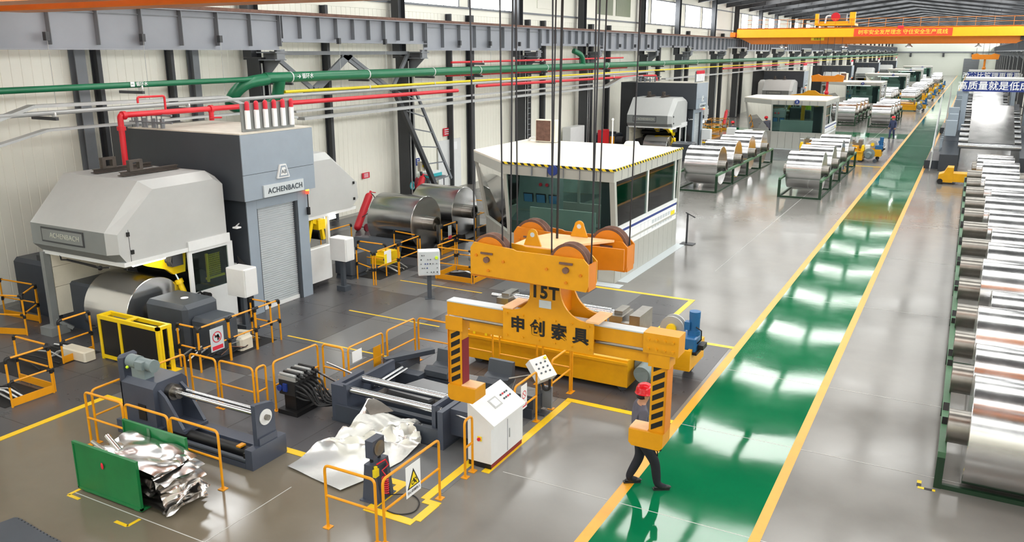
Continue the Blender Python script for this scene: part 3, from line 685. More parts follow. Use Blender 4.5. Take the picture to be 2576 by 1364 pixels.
def exit_hood():
    o = (-18.2, 19.3, 0); t = thing('exit_hood', 'pale grey sloping exit hood on the far flank of the near mill housing', 'hood', o)
    P = [(17.9, 2.2), (20.3, 2.2), (20.55, 2.4), (20.5, 3.02), (19.28, 3.98), (17.9, 3.98)]
    Q = [(17.9, 2.2), (20.1, 2.2), (20.4, 2.45), (20.36, 2.95), (19.2, 3.8), (17.9, 3.8)]
    n = 6; q = MB(o); q.add([(-19.75, y, z) for y, z in P] + [(-16.86, y, z) for y, z in P] + [(-16.6, y, z) for y, z in Q], [tuple(range(n))])
    for i in range(n):
        j = (i + 1) % n; q.f += [(i, i + n, j + n, j), (i + n, i + 2 * n, j + 2 * n, j + n)]; q.m += [0, 0]
    q.f.append(tuple(range(3 * n - 1, 2 * n - 1, -1))); q.m.append(0)
    q.build('shell', 'hood', t, smooth=False)
    q = MB(o); q.box(-19.6, -16.62, 17.9, 20.3, 2.1, 2.2); q.build('base_beam', 'white_metal', t, smooth=False)
    for z in (2.95, 2.45): q = MB(o); q.box(-16.6, -16.56, 20.16, 20.22, z - .04, z + .04); q.build('latch', 'black', t)
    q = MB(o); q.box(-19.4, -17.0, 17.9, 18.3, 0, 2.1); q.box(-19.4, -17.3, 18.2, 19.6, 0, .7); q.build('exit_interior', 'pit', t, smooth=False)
    q = MB(o); q.cyl((-19.3, 19.0, 1.5), (-16.9, 19.0, 1.5), .18, 18); q.build('guide_roll', 'black', t)
    q = MB(o); q.bar((-16.75, 18.1, 1.3), (-16.75, 18.35, 2.05), .12); q.bar((-16.75, 18.35, 2.05), (-16.75, 18.75, 1.9), .14); q.bar((-16.75, 18.75, 1.95), (-16.75, 18.85, 1.4), .1); q.box(-16.85, -16.6, 18.5, 18.8, 1.75, 2.05); q.build('yellow_linkage', 'guard_yellow', t, smooth=False)
    q = MB(o); q.box(-16.7, -16.6, 18.9, 19.0, .2, 2.1); q.build('door_post', 'white_metal', t, smooth=False)
    q = MB(o); q.cbox(-16.75, -16.55, 17.95, 18.95, .2, 1.25, .03); q.build('lower_panel', 'white_metal', t)
    q = MB(o); q.box(-16.8, -16.6, 19.0, 19.3, 1.98, 2.08); q.build('work_lamp', 'flood', t)
    return t
def coil(label, c, x0, x1, r, rc=.25, core=(.3, .3), group=None, name='aluminium_coil', n=48, hollow=True, cm='core_steel'):
    # coil with its axis along X; c = (y, z) of the axis
    o = ((x0 + x1) / 2, c[0], c[1]); t = thing(name, label, 'coil', o, group=group)
    q = MB(o); q.lathe([(rc, x0), (r - .008, x0), (r, x0 + .008), (r, x1 - .008), (r - .008, x1), (rc, x1)], (0, c[0], c[1]), 'x', n); q.build('wound_strip', 'alu', t)
    q = MB(o); a, b = x0 - core[0], x1 + core[1]; q.lathe([(rc * .8, a + .25), (rc * .8, a), (rc, a), (rc, b), (rc * .8, b), (rc * .8, b - .25)], (0, c[0], c[1]), 'x', 28); q.build('core', cm, t)
    return t
def gearbox():
    o = (-15.9, 13.0, 0); t = thing('mandrel_drive', 'dark grey stepped gearbox beside the bright coil of the near mill', 'gearbox', o)
    q = MB(o); q.cbox(-16.75, -15.35, 12.42, 13.45, .0, 1.2, .1); q.build('main_case', 'gear_grey', t, smooth=False)
    q = MB(o); q.cbox(-15.37, -14.62, 12.55, 13.35, .0, .92, .08); q.build('motor_case', 'gear_grey', t, smooth=False)
    q = MB(o); q.cyl((-16.98, 12.95, .68), (-16.7, 12.95, .68), .2, 24); q.build('spindle', 'core_steel', t)
    q = MB(o); q.lathe([(.0, 1.2), (.09, 1.2), (.09, 1.205), (0, 1.205)], (-15.95, 12.95, 0), 'z', 20); q.build('inspection_cap', 'white_print', t)
    q = MB(o); q.ball((-15.6, 12.38, .62), .05, 8); q.build('oil_gauge', 'tray', t)
    return t
def far_gearbox():
    o = (-19.3, 13.0, 0); t = thing('mandrel_support', 'dark slate support box behind the bright coil under the near hood', 'gearbox', o)
    q = MB(o); q.cbox(-20.1, -18.75, 12.45, 13.5, 0, 1.25, .06); q.build('case', 'charcoal', t, smooth=False)
    q = MB(o); q.tube([(-18.9, 12.3, .35), (-18.5, 12.2, .25), (-18.2, 12.35, .3)], .02, 6); q.build('hose', 'black', t)
    return t
tw = mill_tower(); hd = mill_hood(); eh = exit_hood(); gb = gearbox(); gf = far_gearbox()
c1 = coil('bright aluminium coil on the mandrel under the near grey hood', (12.95, .72), -18.6, -17.0, .84, .2, (.1, .02))
blk = thing('mill_drive_block', 'black drive machinery block against the wall behind the near hood', 'machine', (-21.6, 13.0, 0))
q = MB(blk.location); q.cbox(-22.4, -20.8, 12.7, 14.2, 0, 1.5, .1); q.build('case', 'charcoal', blk)
q = MB(blk.location); q.cyl((-20.8, 13.0, 1.1), (-20.3, 13.0, 1.1), .25, 20); q.cyl((-20.8, 13.1, .6), (-20.2, 13.1, .6), .2, 20); q.box(-21.4, -20.9, 12.8, 13.2, 1.5, 1.65); q.build('motor', 'frame_dark', blk)
for k, nm in enumerate(ORD):
    D = (0, DY * (k + 1), 0); w_ = nm + ' mill counted from the green scrap box'
    g = None if k < 2 else None
    dup(tw, D, 'dark slate mill housing of the ' + w_); dup(hd, D, 'pale grey angular hood of the ' + w_)
    dup(c1, D, 'bright coil on the mandrel of the ' + w_)
    if k < 2: dup(eh, D, 'pale grey sloping exit hood of the ' + w_); dup(gb, D, 'dark grey stepped gearbox of the ' + w_)
    if k < 1: dup(blk, D, 'black drive machinery block of the ' + w_)
# exit coils of the near mill
coil('big silver coil standing behind twin yellow gates near the mill exit', (24.0, 1.0), -18.4, -16.5, .95, .26, (.2, .45))
coil('big silver coil farther along the wall, closest to the first control cabin', (26.6, 1.0), -18.4, -16.5, .92, .26, (.2, .45))
sd = thing('coil_saddle', 'dark pit frame holding the two big silver exit coils', 'frame', (-17.4, 25.2, 0))
q = MB(sd.location)
for yy in (23.1, 24.9, 25.7, 27.5): q.prism([(yy - .15, 0), (yy + .15, 0), (yy + .1, .3), (yy - .1, .3)], 'x', -18.3, -16.0)
q.box(-18.4, -16.0, 22.8, 27.8, .006, .08); q.build('cradle', 'black', sd, smooth=False)
for yy in (24, 26.6): q = MB(sd.location); q.box(-16.0, -15.9, yy - .12, yy + .12, .05, 1.0); q.build('support', 'steel_roll', sd, smooth=False)
# ================================================================== railings
RC = [0]
def rail(p0, p1, label, h=1.03, group=None, m='rail_yellow', r=.022, joints=False, kick=False, mid=.52, feet=True):
    a = Vector((p0[0], p0[1], 0)); b = Vector((p1[0], p1[1], 0)); o = a
    t = thing('safety_railing', label, 'railing', o, group=group)
    u = Vector((0, 0, 1)); d = (b - a).normalized()
    if joints:
        MB(o).tube([a + u * h, b + u * h], r, 8).build('top_rail', m, t)
        for p in (a, b): MB(o).tube([p, p + u * h], r, 8).build('post', m, t)
    else:
        MB(o).tube([a, a + u * h, b + u * h, b], r, 8, .09).build('hoop', m, t)
    MB(o).tube([a + u * h * mid, b + u * h * mid], r * .9, 8).build('mid_rail', m, t)
    if kick: MB(o).bar(a + u * .1, b + u * .1, .02, .16).build('kick_board', m, t, smooth=False)
    for p in (a, b):
        if joints:
            for z in (h, h * mid):
                s = 1 if p is a else -1; q = MB(o); q.tube([p + u * (z - .09), p + u * z, p + u * z + d * .09 * s], .035, 8, .04); q.build('joint_clamp', 'black', t)
        elif feet:
            q = MB(o); q.box(p.x - .06, p.x + .06, p.y - .06, p.y + .06, .0, .014); q.build('foot_plate', m, t, smooth=False)
    return t
gr1 = 'plain orange hoop railings round the foil winding area'
W = 'plain orange hoop railing '
rail((-7.68, 8.37), (-6.76, 8.37), W + 'in front of the small gauge stand')
r2 = rail((-6.66, 8.42), (-6.66, 9.86), W + 'carrying the yellow triangle warning sign')
rail((-6.66, 10.63), (-6.66, 10.87), 'very narrow orange hoop railing touching the white control desk')
rail((-13.25, 8.42), (-12.25, 8.42), W + 'behind the rear corner of the green scrap box')
rail((-12.17, 8.42), (-11.1, 8.42), W + 'directly behind the green scrap box')
rail((-11.04, 8.42), (-9.93, 8.42), W + 'between green scrap box and spool stand bed')
rail((-13.22, 8.53), (-13.22, 9.5), W + 'at the motor end of the spool stand, scrap box side')
rail((-13.25, 9.75), (-13.25, 10.6), W + 'behind the spool stand motor, towards the yellow guard screen')
rail((-13.18, 10.68), (-12.46, 10.68), W + 'behind the spool stand shaft, beside its motor')
rail((-12.36, 10.68), (-11.46, 10.68), W + 'behind the middle of the spool stand shaft')
rail((-11.41, 10.72), (-11.41, 10.96), 'very narrow orange hoop railing behind the spool stand end plate')
rail((-11.36, 11.12), (-11.3, 12.33), W + 'behind the valve block with hoses')
rail((-11.2, 12.38), (-10.66, 12.38), 'short orange hoop railing between valve block and sign railing')
r3 = rail((-10.58, 12.44), (-10.55, 13.56), W + 'holding a blank white card and a brass plate')
rail((-10.54, 13.7), (-10.52, 14.72), W + 'next to the brass plate railing, by the cross slide')
rail((-10.46, 14.78), (-9.5, 14.78), W + 'passing behind the striped leg of the lifting beam')
for a, b, e in ((-9.4, -8.5, 'beside the striped lifting leg'), (-8.33, -7.42, 'in the middle of the yellow cart front'), (-7.28, -6.6, 'at the corner behind the tilted button box')):
    t = rail((a, 14.78), (b, 14.78), 'orange hoop railing with a drilled strip ' + e)
    q = MB(t.location); q.box(a + .05, b - .05, 14.76, 14.8, .9, .98); q.build('drilled_strip', 'rail_yellow', t, smooth=False)
    q = MB(t.location)
    for k in range(3): x = a + .15 + (b - a - .3) * k / 2; q.box(x - .03, x + .03, 14.745, 14.76, .91, .97)
    q.build('strip_tab', 'guard_yellow', t, smooth=False)
rail((-6.6, 14.68), (-6.6, 13.8), W + 'running out to the tilted button box post')
r4 = rail((-6.6, 13.14), (-6.6, 12.26), W + 'behind the white control desk, with a small prohibition sign')
# jointed yellow railings round the pits
JW = 'yellow pipe railing with black clamps '
r5 = rail((-14.26, 11.82), (-14.26, 12.68), JW + 'carrying the red prohibition sign by the hose pit', joints=True)
rail((-14.26, 12.7), (-14.26, 13.5), JW + 'along the hose pit, beside the prohibition sign', joints=True)
rail((-14.26, 13.52), (-14.26, 14.3), JW + 'along the hose pit, nearest the roller shutter', joints=True)
rail((-14.95, 11.86), (-14.3, 11.86), JW + 'from guard screen to hose pit', joints=True)
rail((-14.95, 14.05), (-14.3, 14.05), JW + 'at the shutter end of the hose pit', joints=True)
rail((-16.1, 8.7), (-16.08, 9.56), JW + 'at the outer end of the dark pit', joints=True, kick=True)
rail((-17.34, 9.62), (-16.12, 9.62), JW + 'across the dark pit, with a kick board', joints=True, kick=True)
rail((-17.45, 10.7), (-17.5, 11.5), JW + 'touching the yellow guard screen, with a kick board', joints=True, kick=True)
rail((-22.2, 12.2), (-20.8, 12.3), JW + 'under the wall beside the black drive block', joints=True, kick=True)
rail((-22.2, 10.7), (-20.1, 11.5), JW + 'behind the small tilted panel near the wall', joints=True, kick=True)
rail((-20.2, 11.55), (-20.75, 12.25), 'yellow pipe railing turning the corner beside the hood post', joints=True)
rail((-18.3, 8.6), (-17.4, 8.6), JW + 'at the near edge of the dark pit', joints=True, kick=True)
EX = [((-16.2, 19.7), (-15.3, 19.35), 'by the grey exit carriage'), ((-15.25, 19.4), (-15.35, 20.7), 'carrying the small white and yellow notice'), ((-15.35, 20.75), (-15.4, 22.0), 'between notice and silver coils'),
      ((-16.6, 22.2), (-15.5, 22.0), 'in front of the first silver exit coil'), ((-16.7, 20.4), (-15.6, 20.4), 'across the exit pit'), ((-18.6, 20.8), (-18.6, 22.4), 'behind the exit pit on the wall side'),
      ((-15.6, 23.6), (-15.6, 24.6), 'gate in front of the first silver exit coil'), ((-15.6, 25.9), (-15.6, 26.9), 'gate in front of the second silver exit coil'), ((-16.6, 28.6), (-15.6, 28.4), 'past the second silver exit coil'), ((-18.6, 28.8), (-16.7, 28.7), 'behind the second silver exit coil'),
      ((-12.75, 20.9), (-14.05, 20.9), 'near side of the small square pit'), ((-14.1, 20.95), (-14.1, 22.1), 'wall side of the small square pit'), ((-14.05, 22.15), (-12.75, 22.15), 'cabin side of the small square pit'), ((-12.7, 22.1), (-12.7, 20.95), 'right-hand side of the small square pit'),
      ((-18.6, 18.9), (-18.6, 20.0), 'beside the exit hood lamp')]
for a, b, e in EX: rail(a, b, JW + e, joints=True, kick=('gate' in e or 'square' in e))
for k, (a, b, e) in enumerate((((-19.5, 66.5), (-18, 66.5), 'far'), ((-19.5, 69.5), (-18, 69.5), 'far'), ((-18, 66.5), (-18, 69.5), 'far'), ((-20.5, 74), (-19, 74), 'far'), ((-20.5, 76), (-19, 76), 'far'), ((-20.5, 74), (-20.5, 76), 'far'), ((-14.6, 61.2), (-13.4, 61.2), 'far'), ((-13.4, 61.2), (-13.4, 62.6), 'far'))):
    rail(a, b, 'distant yellow pipe railing beside the second control cabin', joints=True, kick=True, group='distant railings by the second cabin', r=.03)

# pits (dark recess plates with their clutter)
pt = thing('hose_pit', 'open pit full of hoses and cables behind the prohibition sign', 'pit', (-15.0, 13, 0))
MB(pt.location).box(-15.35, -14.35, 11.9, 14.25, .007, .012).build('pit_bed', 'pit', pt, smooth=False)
rn = random.Random(5)
for k in range(26):
    x = rn.uniform(-15.3, -14.5); y0 = rn.uniform(11.95, 13.2)
    q = MB(pt.location); q.tube([(x, y0, .05 + rn.random() * .15), (x + rn.uniform(-.1, .3), y0 + .3, .12 + rn.random() * .2), (x + rn.uniform(-.2, .2), y0 + .6, .08 + rn.random() * .2), (x + rn.uniform(-.3, .3), y0 + .95, .06)], rn.choice((.012, .018, .022)), 6)
    q.build('hose', rn.choice(('tray', 'rubber', 'white_metal', 'rust', 'rubber')), pt)
q = MB(pt.location); q.cbox(-14.95, -14.45, 13.2, 13.6, .02, .34, .05); q.bar((-15.3, 13.5, .3), (-14.6, 13.55, .35), .18, .1); q.build('junction_casting', 'cream', pt)
for px, py, x0, x1, y0, y1, lb in ((0, 0, -17.4, -16.2, 8.6, 9.5, 'dark open pit beyond the corner of the yellow zone line'), (0, 0, -18.8, -17.4, 9.7, 11.6, 'dark open pit under the near hood post'), (0, 0, -16.5, -15.5, 19.9, 21.9, 'dark open pit at the mill exit'), (0, 0, -14.0, -12.8, 21.0, 22.05, 'small square pit boxed in by yellow railings')):
    p = thing('floor_pit', lb, 'pit', ((x0 + x1) / 2, (y0 + y1) / 2, 0)); MB(p.location).box(x0, x1, y0, y1, .007, .013).build('pit_bed', 'pit', p, smooth=False)
    for k in range(6):
        q = MB(p.location); yy = y0 + .15 + rn.random() * (y1 - y0 - .3); q.tube([(x0 + .05, yy, .06), ((x0 + x1) / 2, yy + .1 * rn.uniform(-1, 1), .14), (x1 - .05, yy + .1 * rn.uniform(-1, 1), .05)], .02, 6); q.build('pipe', rn.choice(('tray', 'rubber', 'white_metal')), p)
cbx = thing('cable_box', 'small off-white cable box lying by the yellow guard screen', 'box', (-17.3, 11.0, 0))
q = MB(cbx.location); q.cbox(-17.9, -17.05, 10.95, 11.25, .02, .26, .03); q.build('case', 'cream', cbx)
q = MB(cbx.location)
for k in range(4): q.tube([(-17.88, 11.0 + .06 * k, .15), (-18.05, 10.95 + .05 * k, .12), (-18.1, 10.8 + .04 * k, .02)], .015, 5)
q.build('cable', 'tray', cbx)

# signs on the railings
def card(name, label, o, x, y0, y1, z0, z1, m='white_print', cat='sign'):
    t = thing(name, label, cat, o); q = MB(o); q.box(x, x + .008, y0, y1, z0, z1); q.build('board', m, t, smooth=False); return t
def ring(q, c, r, w, x, n=24):
    vs = [(x, c[0] + rr * math.cos(2 * math.pi * k / n), c[1] + rr * math.sin(2 * math.pi * k / n)) for k in range(n) for rr in (r, r - w)]
    q.add(vs, [(2 * k, 2 * ((k + 1) % n), 2 * ((k + 1) % n) + 1, 2 * k + 1) for k in range(n)]); return q
s1 = card('warning_sign', 'white sign with a yellow warning triangle and small black print', (-6.63, 9.0, .55), -6.632, 8.93, 9.3, .47, .98)
q = MB(s1.location); q.prism([(8.96, .6), (9.27, .6), (9.115, .9)], 'x', -6.624, -6.62); b = q.build('triangle_border', 'black', s1, smooth=False)
q = MB(s1.location); q.prism([(8.995, .62), (9.235, .62), (9.115, .85)], 'x', -6.62, -6.617); b2 = q.build('triangle_field', 'yellow_print', b, smooth=False)
q = MB(s1.location); ring(q, (9.09, .68), .04, .015, -6.6155); ring(q, (9.145, .7), .04, .015, -6.6155); q.bar((-6.6155, 9.1, .74), (-6.6155, 9.18, .64), .002, .018, up=(0, 0, 1)); q.build('pinch_symbol', 'black', b, smooth=False)
text('当心机械伤人', .055, 'black', s1, (-6.62, 9.115, .54), (0, 1, 0), (0, 0, 1), o=s1.location, depth=.001)
s2 = card('prohibition_sign', 'grey sign with a red barred ring and red strip over the hose pit', (-14.23, 12.3, .5), -14.235, 12.12, 12.5, .38, .92, 'plate_pale')
q = MB(s2.location); ring(q, (12.31, .7), .13, .022, -14.224); q.bar((-14.223, 12.22, .79), (-14.223, 12.4, .61), .002, .022); q.build('red_ring', 'red_print', s2, smooth=False)
q = MB(s2.location); q.bar((-14.2225, 12.25, .72), (-14.2225, 12.36, .72), .002, .05); q.bar((-14.2225, 12.33, .62), (-14.2225, 12.33, .76), .002, .03); q.bar((-14.2225, 12.33, .76), (-14.2225, 12.38, .66), .002, .025); q.build('figure', 'black', s2, smooth=False)
q = MB(s2.location); q.box(-14.227, -14.222, 12.16, 12.46, .41, .5); q.build('red_strip', 'red_print', s2, smooth=False)
s3 = card('prohibition_sign', 'small pinkish prohibition sign hung behind the white control desk', (-6.57, 12.55, .5), -6.572, 12.45, 12.68, .5, .98, 'white_print')
q = MB(s3.location); ring(q, (12.565, .78), .08, .016, -6.5635); q.bar((-6.5633, 12.51, .83), (-6.5633, 12.62, .73), .002, .014); q.box(-6.565, -6.562, 12.47, 12.66, .54, .6); q.build('red_ring', 'red_print', s3, smooth=False)
s4 = card('blank_card', 'blank white card tied to the orange railing', (-10.54, 12.65, .75), -10.545, 12.52, 12.83, .68, .92, cat='card')
s5 = thing('brass_plate', 'brass coloured hinged plate on the orange railing', 'plate', (-10.52, 13.3, .6)); q = MB(s5.location); q.box(-10.54, -10.525, 13.2, 13.46, .55, .8); q.build('upper_leaf', 'hook_yellow', s5, smooth=False); q = MB(s5.location); q.box(-10.54, -10.525, 13.2, 13.46, .36, .54); q.build('lower_leaf', 'hook_yellow', s5, smooth=False)
s6 = card('paper_notice', 'white and yellow notice on the railing at the exit pit', (-15.28, 20.1, .6), -15.285, 19.9, 20.25, .55, .95); q = MB(s6.location); q.box(-15.277, -15.274, 19.9, 20.02, .55, .85); q.build('yellow_part', 'yellow_print', s6, smooth=False)
for yy, e in ((24.1, 'first'),): 
    s7 = card('red_notice', 'red and white notice on the gate of the first silver coil', (-15.57, yy, .5), -15.575, yy - .12, yy + .1, .5, .98, 'plate_pale'); q = MB(s7.location); q.box(-15.567, -15.564, yy - .12, yy + .1, .5, .62); q.build('red_part', 'red_print', s7, smooth=False)

# ================================================================== yellow guard screen
t = thing('guard_screen', 'bright yellow framed screen with black panels beside the orange railings', 'screen', (-15.9, 11.5, 0)); o = t.location
x0, x1, y0, y1, zt = -17.0, -14.95, 11.35, 11.72, 1.07
q = MB(o)
for yy in (y0, y1 - .07):
    q.box(x0, x1, yy, yy + .07, zt - .09, zt); q.box(x0, x1, yy, yy + .07, .04, .12)
    for xx in (x0, -16.3, x1 - .09): q.box(xx, xx + .08, yy, yy + .07, 0, zt)
q.box(x0, x0 + .09, y0, y1, zt - .07, zt); q.box(x1 - .09, x1, y0, y1, zt - .07, zt); q.box(-16.1, -15.98, y0, y1, zt - .03, zt)
q.box(x1 - .02, x1, y0 + .07, y0 + .12, 0, zt); q.box(x1 - .02, x1, y1 - .12, y1 - .07, 0, zt); q.box(x1 - .1, x1 + .14, y0 - .05, y1 + .05, 0, .02); q.build('frame', 'guard_yellow', t, smooth=False)
for a, b in ((x0 + .08, -16.3), (-16.22, x1 - .09)): q = MB(o); q.box(a, b, y0 + .02, y0 + .05, .12, zt - .09); q.build('black_panel', 'black', t, smooth=False)
q = MB(o); q.box(x0 + .08, x1 - .1, y0 + .05, y1 - .08, .12, zt - .1); q.build('core', 'black', t, smooth=False)

# ================================================================== spool stand
t = thing('spool_stand', 'dark slate spool winding stand with a long steel shaft and grey motor', 'machine', (-11.7, 9.5, 0)); o = t.location
q = MB(o); q.prism([(9.1, .25), (9.1, 1.0), (9.2, 1.1), (9.75, 1.1), (9.85, 1.0), (9.85, .25)], 'x', -13.2, -12.3); q.box(-13.3, -12.2, 9.0, 9.95, 0, .26); hs = q.build('headstock', 'aux_blue', t, smooth=False)
q = MB(o); q.prism([(-12.3, .28), (-12.3, .95), (-12.15, .85), (-11.75, .3), (-11.75, .25)], 'y', 9.2, 9.26); q.prism([(-12.3, .28), (-12.3, .95), (-12.15, .85), (-11.75, .3), (-11.75, .25)], 'y', 9.68, 9.74); q.box(-12.3, -11.7, 9.2, 9.74, .22, .28); q.build('gusset', 'aux_blue', hs, smooth=False)
q = MB(o); q.box(-12.75, -12.55, 9.08, 9.098, .35, .65); q.build('opening', 'black', hs, smooth=False)
q = MB(o); q.cbox(-13.25, -13.12, 9.1, 9.5, .25, 1.5, .05); q.build('chain_guard', 'aux_blue', t, smooth=False)
q = MB(o); q.cyl((-13.1, 9.3, 1.36), (-12.85, 9.3, 1.36), .13, 16); q.cyl((-12.85, 9.3, 1.36), (-12.5, 9.3, 1.36), .11, 16); q.cyl((-12.52, 9.3, 1.36), (-12.45, 9.3, 1.36), .12, 16); q.box(-12.98, -12.62, 9.2, 9.4, 1.1, 1.3); q.box(-12.8, -12.6, 9.14, 9.24, 1.3, 1.45); mo = q.build('gear_motor', 'motor_grey', t)
q = MB(o); q.ball((-13.0, 9.14, 1.3), .03, 8); q.build('filler_cap', 'hivis', mo)
q = MB(o); q.cyl((-12.3, 9.47, .85), (-12.18, 9.47, .85), .15, 24); q.cyl((-12.18, 9.47, .85), (-12.05, 9.47, .85), .1, 20); q.build('flange', 'core_steel', t)
q = MB(o); q.cyl((-12.1, 9.47, .85), (-9.98, 9.47, .85), .045, 16); q.cyl((-12.0, 9.58, .88), (-10.05, 9.58, .88), .03, 12); q.build('shaft', 'steel_roll', t)
q = MB(o); q.prism([(9.28, .1), (9.28, 1.1), (9.3, 1.12), (9.68, 1.05), (9.72, 1.0), (9.72, .4), (9.72, .1)], 'x', -10.08, -9.98); q.box(-10.1, -9.93, 9.08, 9.9, 0, .37); q.box(-9.99, -9.95, 9.3, 9.72, .3, .5); ep = q.build('end_plate', 'aux_blue', t, smooth=False)
q = MB(o); q.lathe([(.0, -9.98), (.14, -9.98), (.14, -9.965), (0, -9.965)], (0, 9.5, .83), 'x', 24); q.build('worn_ring', 'white_metal', ep); q = MB(o); q.cyl((-9.97, 9.5, .83), (-9.9, 9.5, .83), .05, 14); q.build('shaft_end', 'core_steel', ep)
q = MB(o); q.box(-12.2, -10.1, 9.62, 9.9, 0, .14); q.box(-12.2, -10.1, 9.08, 9.2, 0, .1); q.box(-13.3, -10.1, 9.2, 9.62, 0, .05); q.build('bed', 'aux_blue', t, smooth=False)
q = MB(o); q.cyl((-12.3, 9.33, .16), (-10.1, 9.33, .16), .1, 18); q.build('lower_roller', 'black', t); q = MB(o); q.cyl((-12.3, 9.12, .14), (-10.1, 9.12, .14), .045, 12); q.build('lower_rod', 'charcoal', t)
q = MB(o); q.box(-10.45, -10.35, 9.22, 9.36, .27, .3); q.build('orange_tag', 'rail_yellow', t, smooth=False)
q = MB(o); q.box(-10.16, -10.1, 9.1, 9.2, .16, .28); q.build('limit_switch', 'black', t); 

# ================================================================== scrap box with foil
t = thing('scrap_box', 'green steel open-ended scrap box with corner marks on the floor', 'box', (-11.2, 7.8, 0)); o = t.location
for yy in (7.28, 8.2):
    q = MB(o); q.box(-11.96, -10.45, yy, yy + .03, .06, .86); sp = q.build('side_panel', 'green_box', t, smooth=False)
    q = MB(o)
    for a in ((-11.97, -10.44, .84, .88), (-11.97, -10.44, .05, .09)): q.box(a[0], a[1], yy - .012, yy + .042, a[2], a[3])
    for a in (-11.97, -10.47): q.box(a, a + .03, yy - .012, yy + .042, .05, .88)
    q.build('edge_angle', 'green_box', sp, smooth=False)
q = MB(o); q.box(-11.96, -10.45, 7.28, 8.23, .03, .07)
for x in (-11.8, -10.6): q.box(x - .06, x + .06, 7.3, 8.2, 0, .04)
q.build('floor_plate', 'green_box', t, smooth=False)
q = MB(o); q.box(-11.35, -11.28, 8.185, 8.197, .3, .86); q.build('weld_strip', 'rack_top', t, smooth=False); q = MB(o); q.ball((-11.25, 7.262, .62), (.035, .006, .06), 8); q.build('red_mark', 'red_print', t)
def sheet(o, x0, x1, y0, y1, z, amp, seed, nx=26, ny=12, curl=0., fold=0., slope=0.):
    rn = random.Random(seed); ph = [rn.uniform(0, 6) for _ in range(8)]; rows = []
    for j in range(ny):
        v = j / (ny - 1); row = []
        for i in range(nx):
            u = i / (nx - 1)
            x = x0 + (x1 - x0) * u + .03 * math.sin(9 * v + ph[0]); y = y0 + (y1 - y0) * v + .03 * math.sin(11 * u + ph[1])
            zz = z + slope * u + amp * (math.sin(5 * u + 4 * v + ph[2]) + .5 * math.sin(10 * u - 7 * v + ph[3]) + .6 * abs(math.sin(8 * v + 5 * u + ph[4])) + .12 * math.sin(21 * u + 13 * v + ph[5]))
            if u > .8: zz -= curl * ((u - .8) / .2) ** 2; x += fold * math.sin((u - .8) / .2 * 2.4) * .1
            row.append((x, y, zz))
        rows.append(row)
    return MB(o).grid(rows)
sp = thing('foil_scrap', 'crumpled silver foil scrap heaped in the green scrap box', 'foil', (-10.8, 7.75, .08))
for k in range(11):
    z = .1 + k * .062; rn2 = random.Random(k)
    sheet(sp.location, -11.85 + rn2.uniform(0, .25), -10.2 + rn2.uniform(-.22, .22), 7.34, 8.15, z, .025, k, curl=.12 * rn2.random(), fold=1.2).build('foil_layer', 'foil', sp)
q = sheet(sp.location, -11.7, -10.25, 7.36, 8.14, .72, .022, 40, 30, 14, curl=.22, fold=1.5, slope=-.02); q.build('foil_layer', 'foil', sp)
q = sheet(sp.location, -10.6, -9.85, 7.5, 8.15, .12, .05, 41, 18, 12, slope=.1); q.build('foil_layer', 'foil', sp)
q = sheet(sp.location, -10.5, -10.0, 7.4, 8.1, .38, .04, 42, 16, 12, curl=.25); q.build('foil_layer', 'foil', sp)
q = MB(sp.location); q.cyl((-11.75, 7.75, .8), (-11.25, 7.6, .72), .05, 14); q.build('foil_roll', 'foil', sp); q = MB(sp.location); q.cyl((-11.85, 7.55, .77), (-11.35, 7.42, .78), .035, 14); q.build('foil_roll', 'foil', sp)

# ================================================================== foil tail on the floor
t = thing('foil_sheet', 'wide loose sheet of shiny foil trailing from the rollers onto the floor', 'foil', (-8.8, 10.3, 0))
rowdef = [((925, 1003, .80), (940, 1003, .80)), ((905, 1042, .62), (978, 1040, .62)), ((885, 1062, .46), (1025, 1058, .46)), ((868, 1082, .32), (1062, 1068, .34)), ((848, 1095, .2), (1055, 1090, .22)), ((825, 1104, .1), (1060, 1112, .12)), ((800, 1112, .05), (1050, 1122, .06)), ((775, 1135, .03), (1010, 1160, .03)), ((752, 1155, .02), (940, 1200, .02)), ((723, 1173, .025), (856, 1234, .03))]
pts = []; rn = random.Random(3)
dense = []
for i in range(len(rowdef) - 1):
    for s in range(4):
        tt = s / 4; dense.append([tuple(rowdef[i][e][c] * (1 - tt) + rowdef[i + 1][e][c] * tt for c in range(3)) for e in (0, 1)])
dense.append(rowdef[-1]); rows = []
for j, (a, b) in enumerate(dense):
    A = G(*a); B = G(*b); v = j / (len(dense) - 1); row = []
    for i in range(25):
        u = i / 24; p = A.lerp(B, u)
        am = .06 * max(0, 1 - abs(v - .42) / .36); p.z += am * (math.sin(u * 9 + v * 20) + .8 * math.sin(u * 23 - v * 31) + .5 * abs(math.sin(u * 5 + v * 40)))
        p.z += (.07 * max(0, u - .7) / .3 * max(0, 1 - abs(v - .45) / .2)) * math.sin(v * 70 + u * 20) + .006 * math.sin(u * 8 + v * 13)
        p.z += .012 * max(0, 1 - abs(v - .5) / .45) * abs(math.sin(37 * u + 11 * v + 3 * math.sin(9 * v)))
        p.z = max(p.z, .016 + .004 * math.sin(9 * u + 5 * v)); row.append(p)
    rows.append(row)
MB(t.location).grid(rows).build('sheet', 'foil_flat', t)
q = MB(t.location); A = G(927, 1004, .81); q.grid([[A, G(945, 1004, .81), G(960, 1012, .78)], [G(918, 1022, .76), G(945, 1025, .75), G(985, 1030, .72)], [G(932, 1045, .68), G(955, 1040, .69), G(990, 1035, .7)]]); q.build('turned_corner', 'core_steel', t)

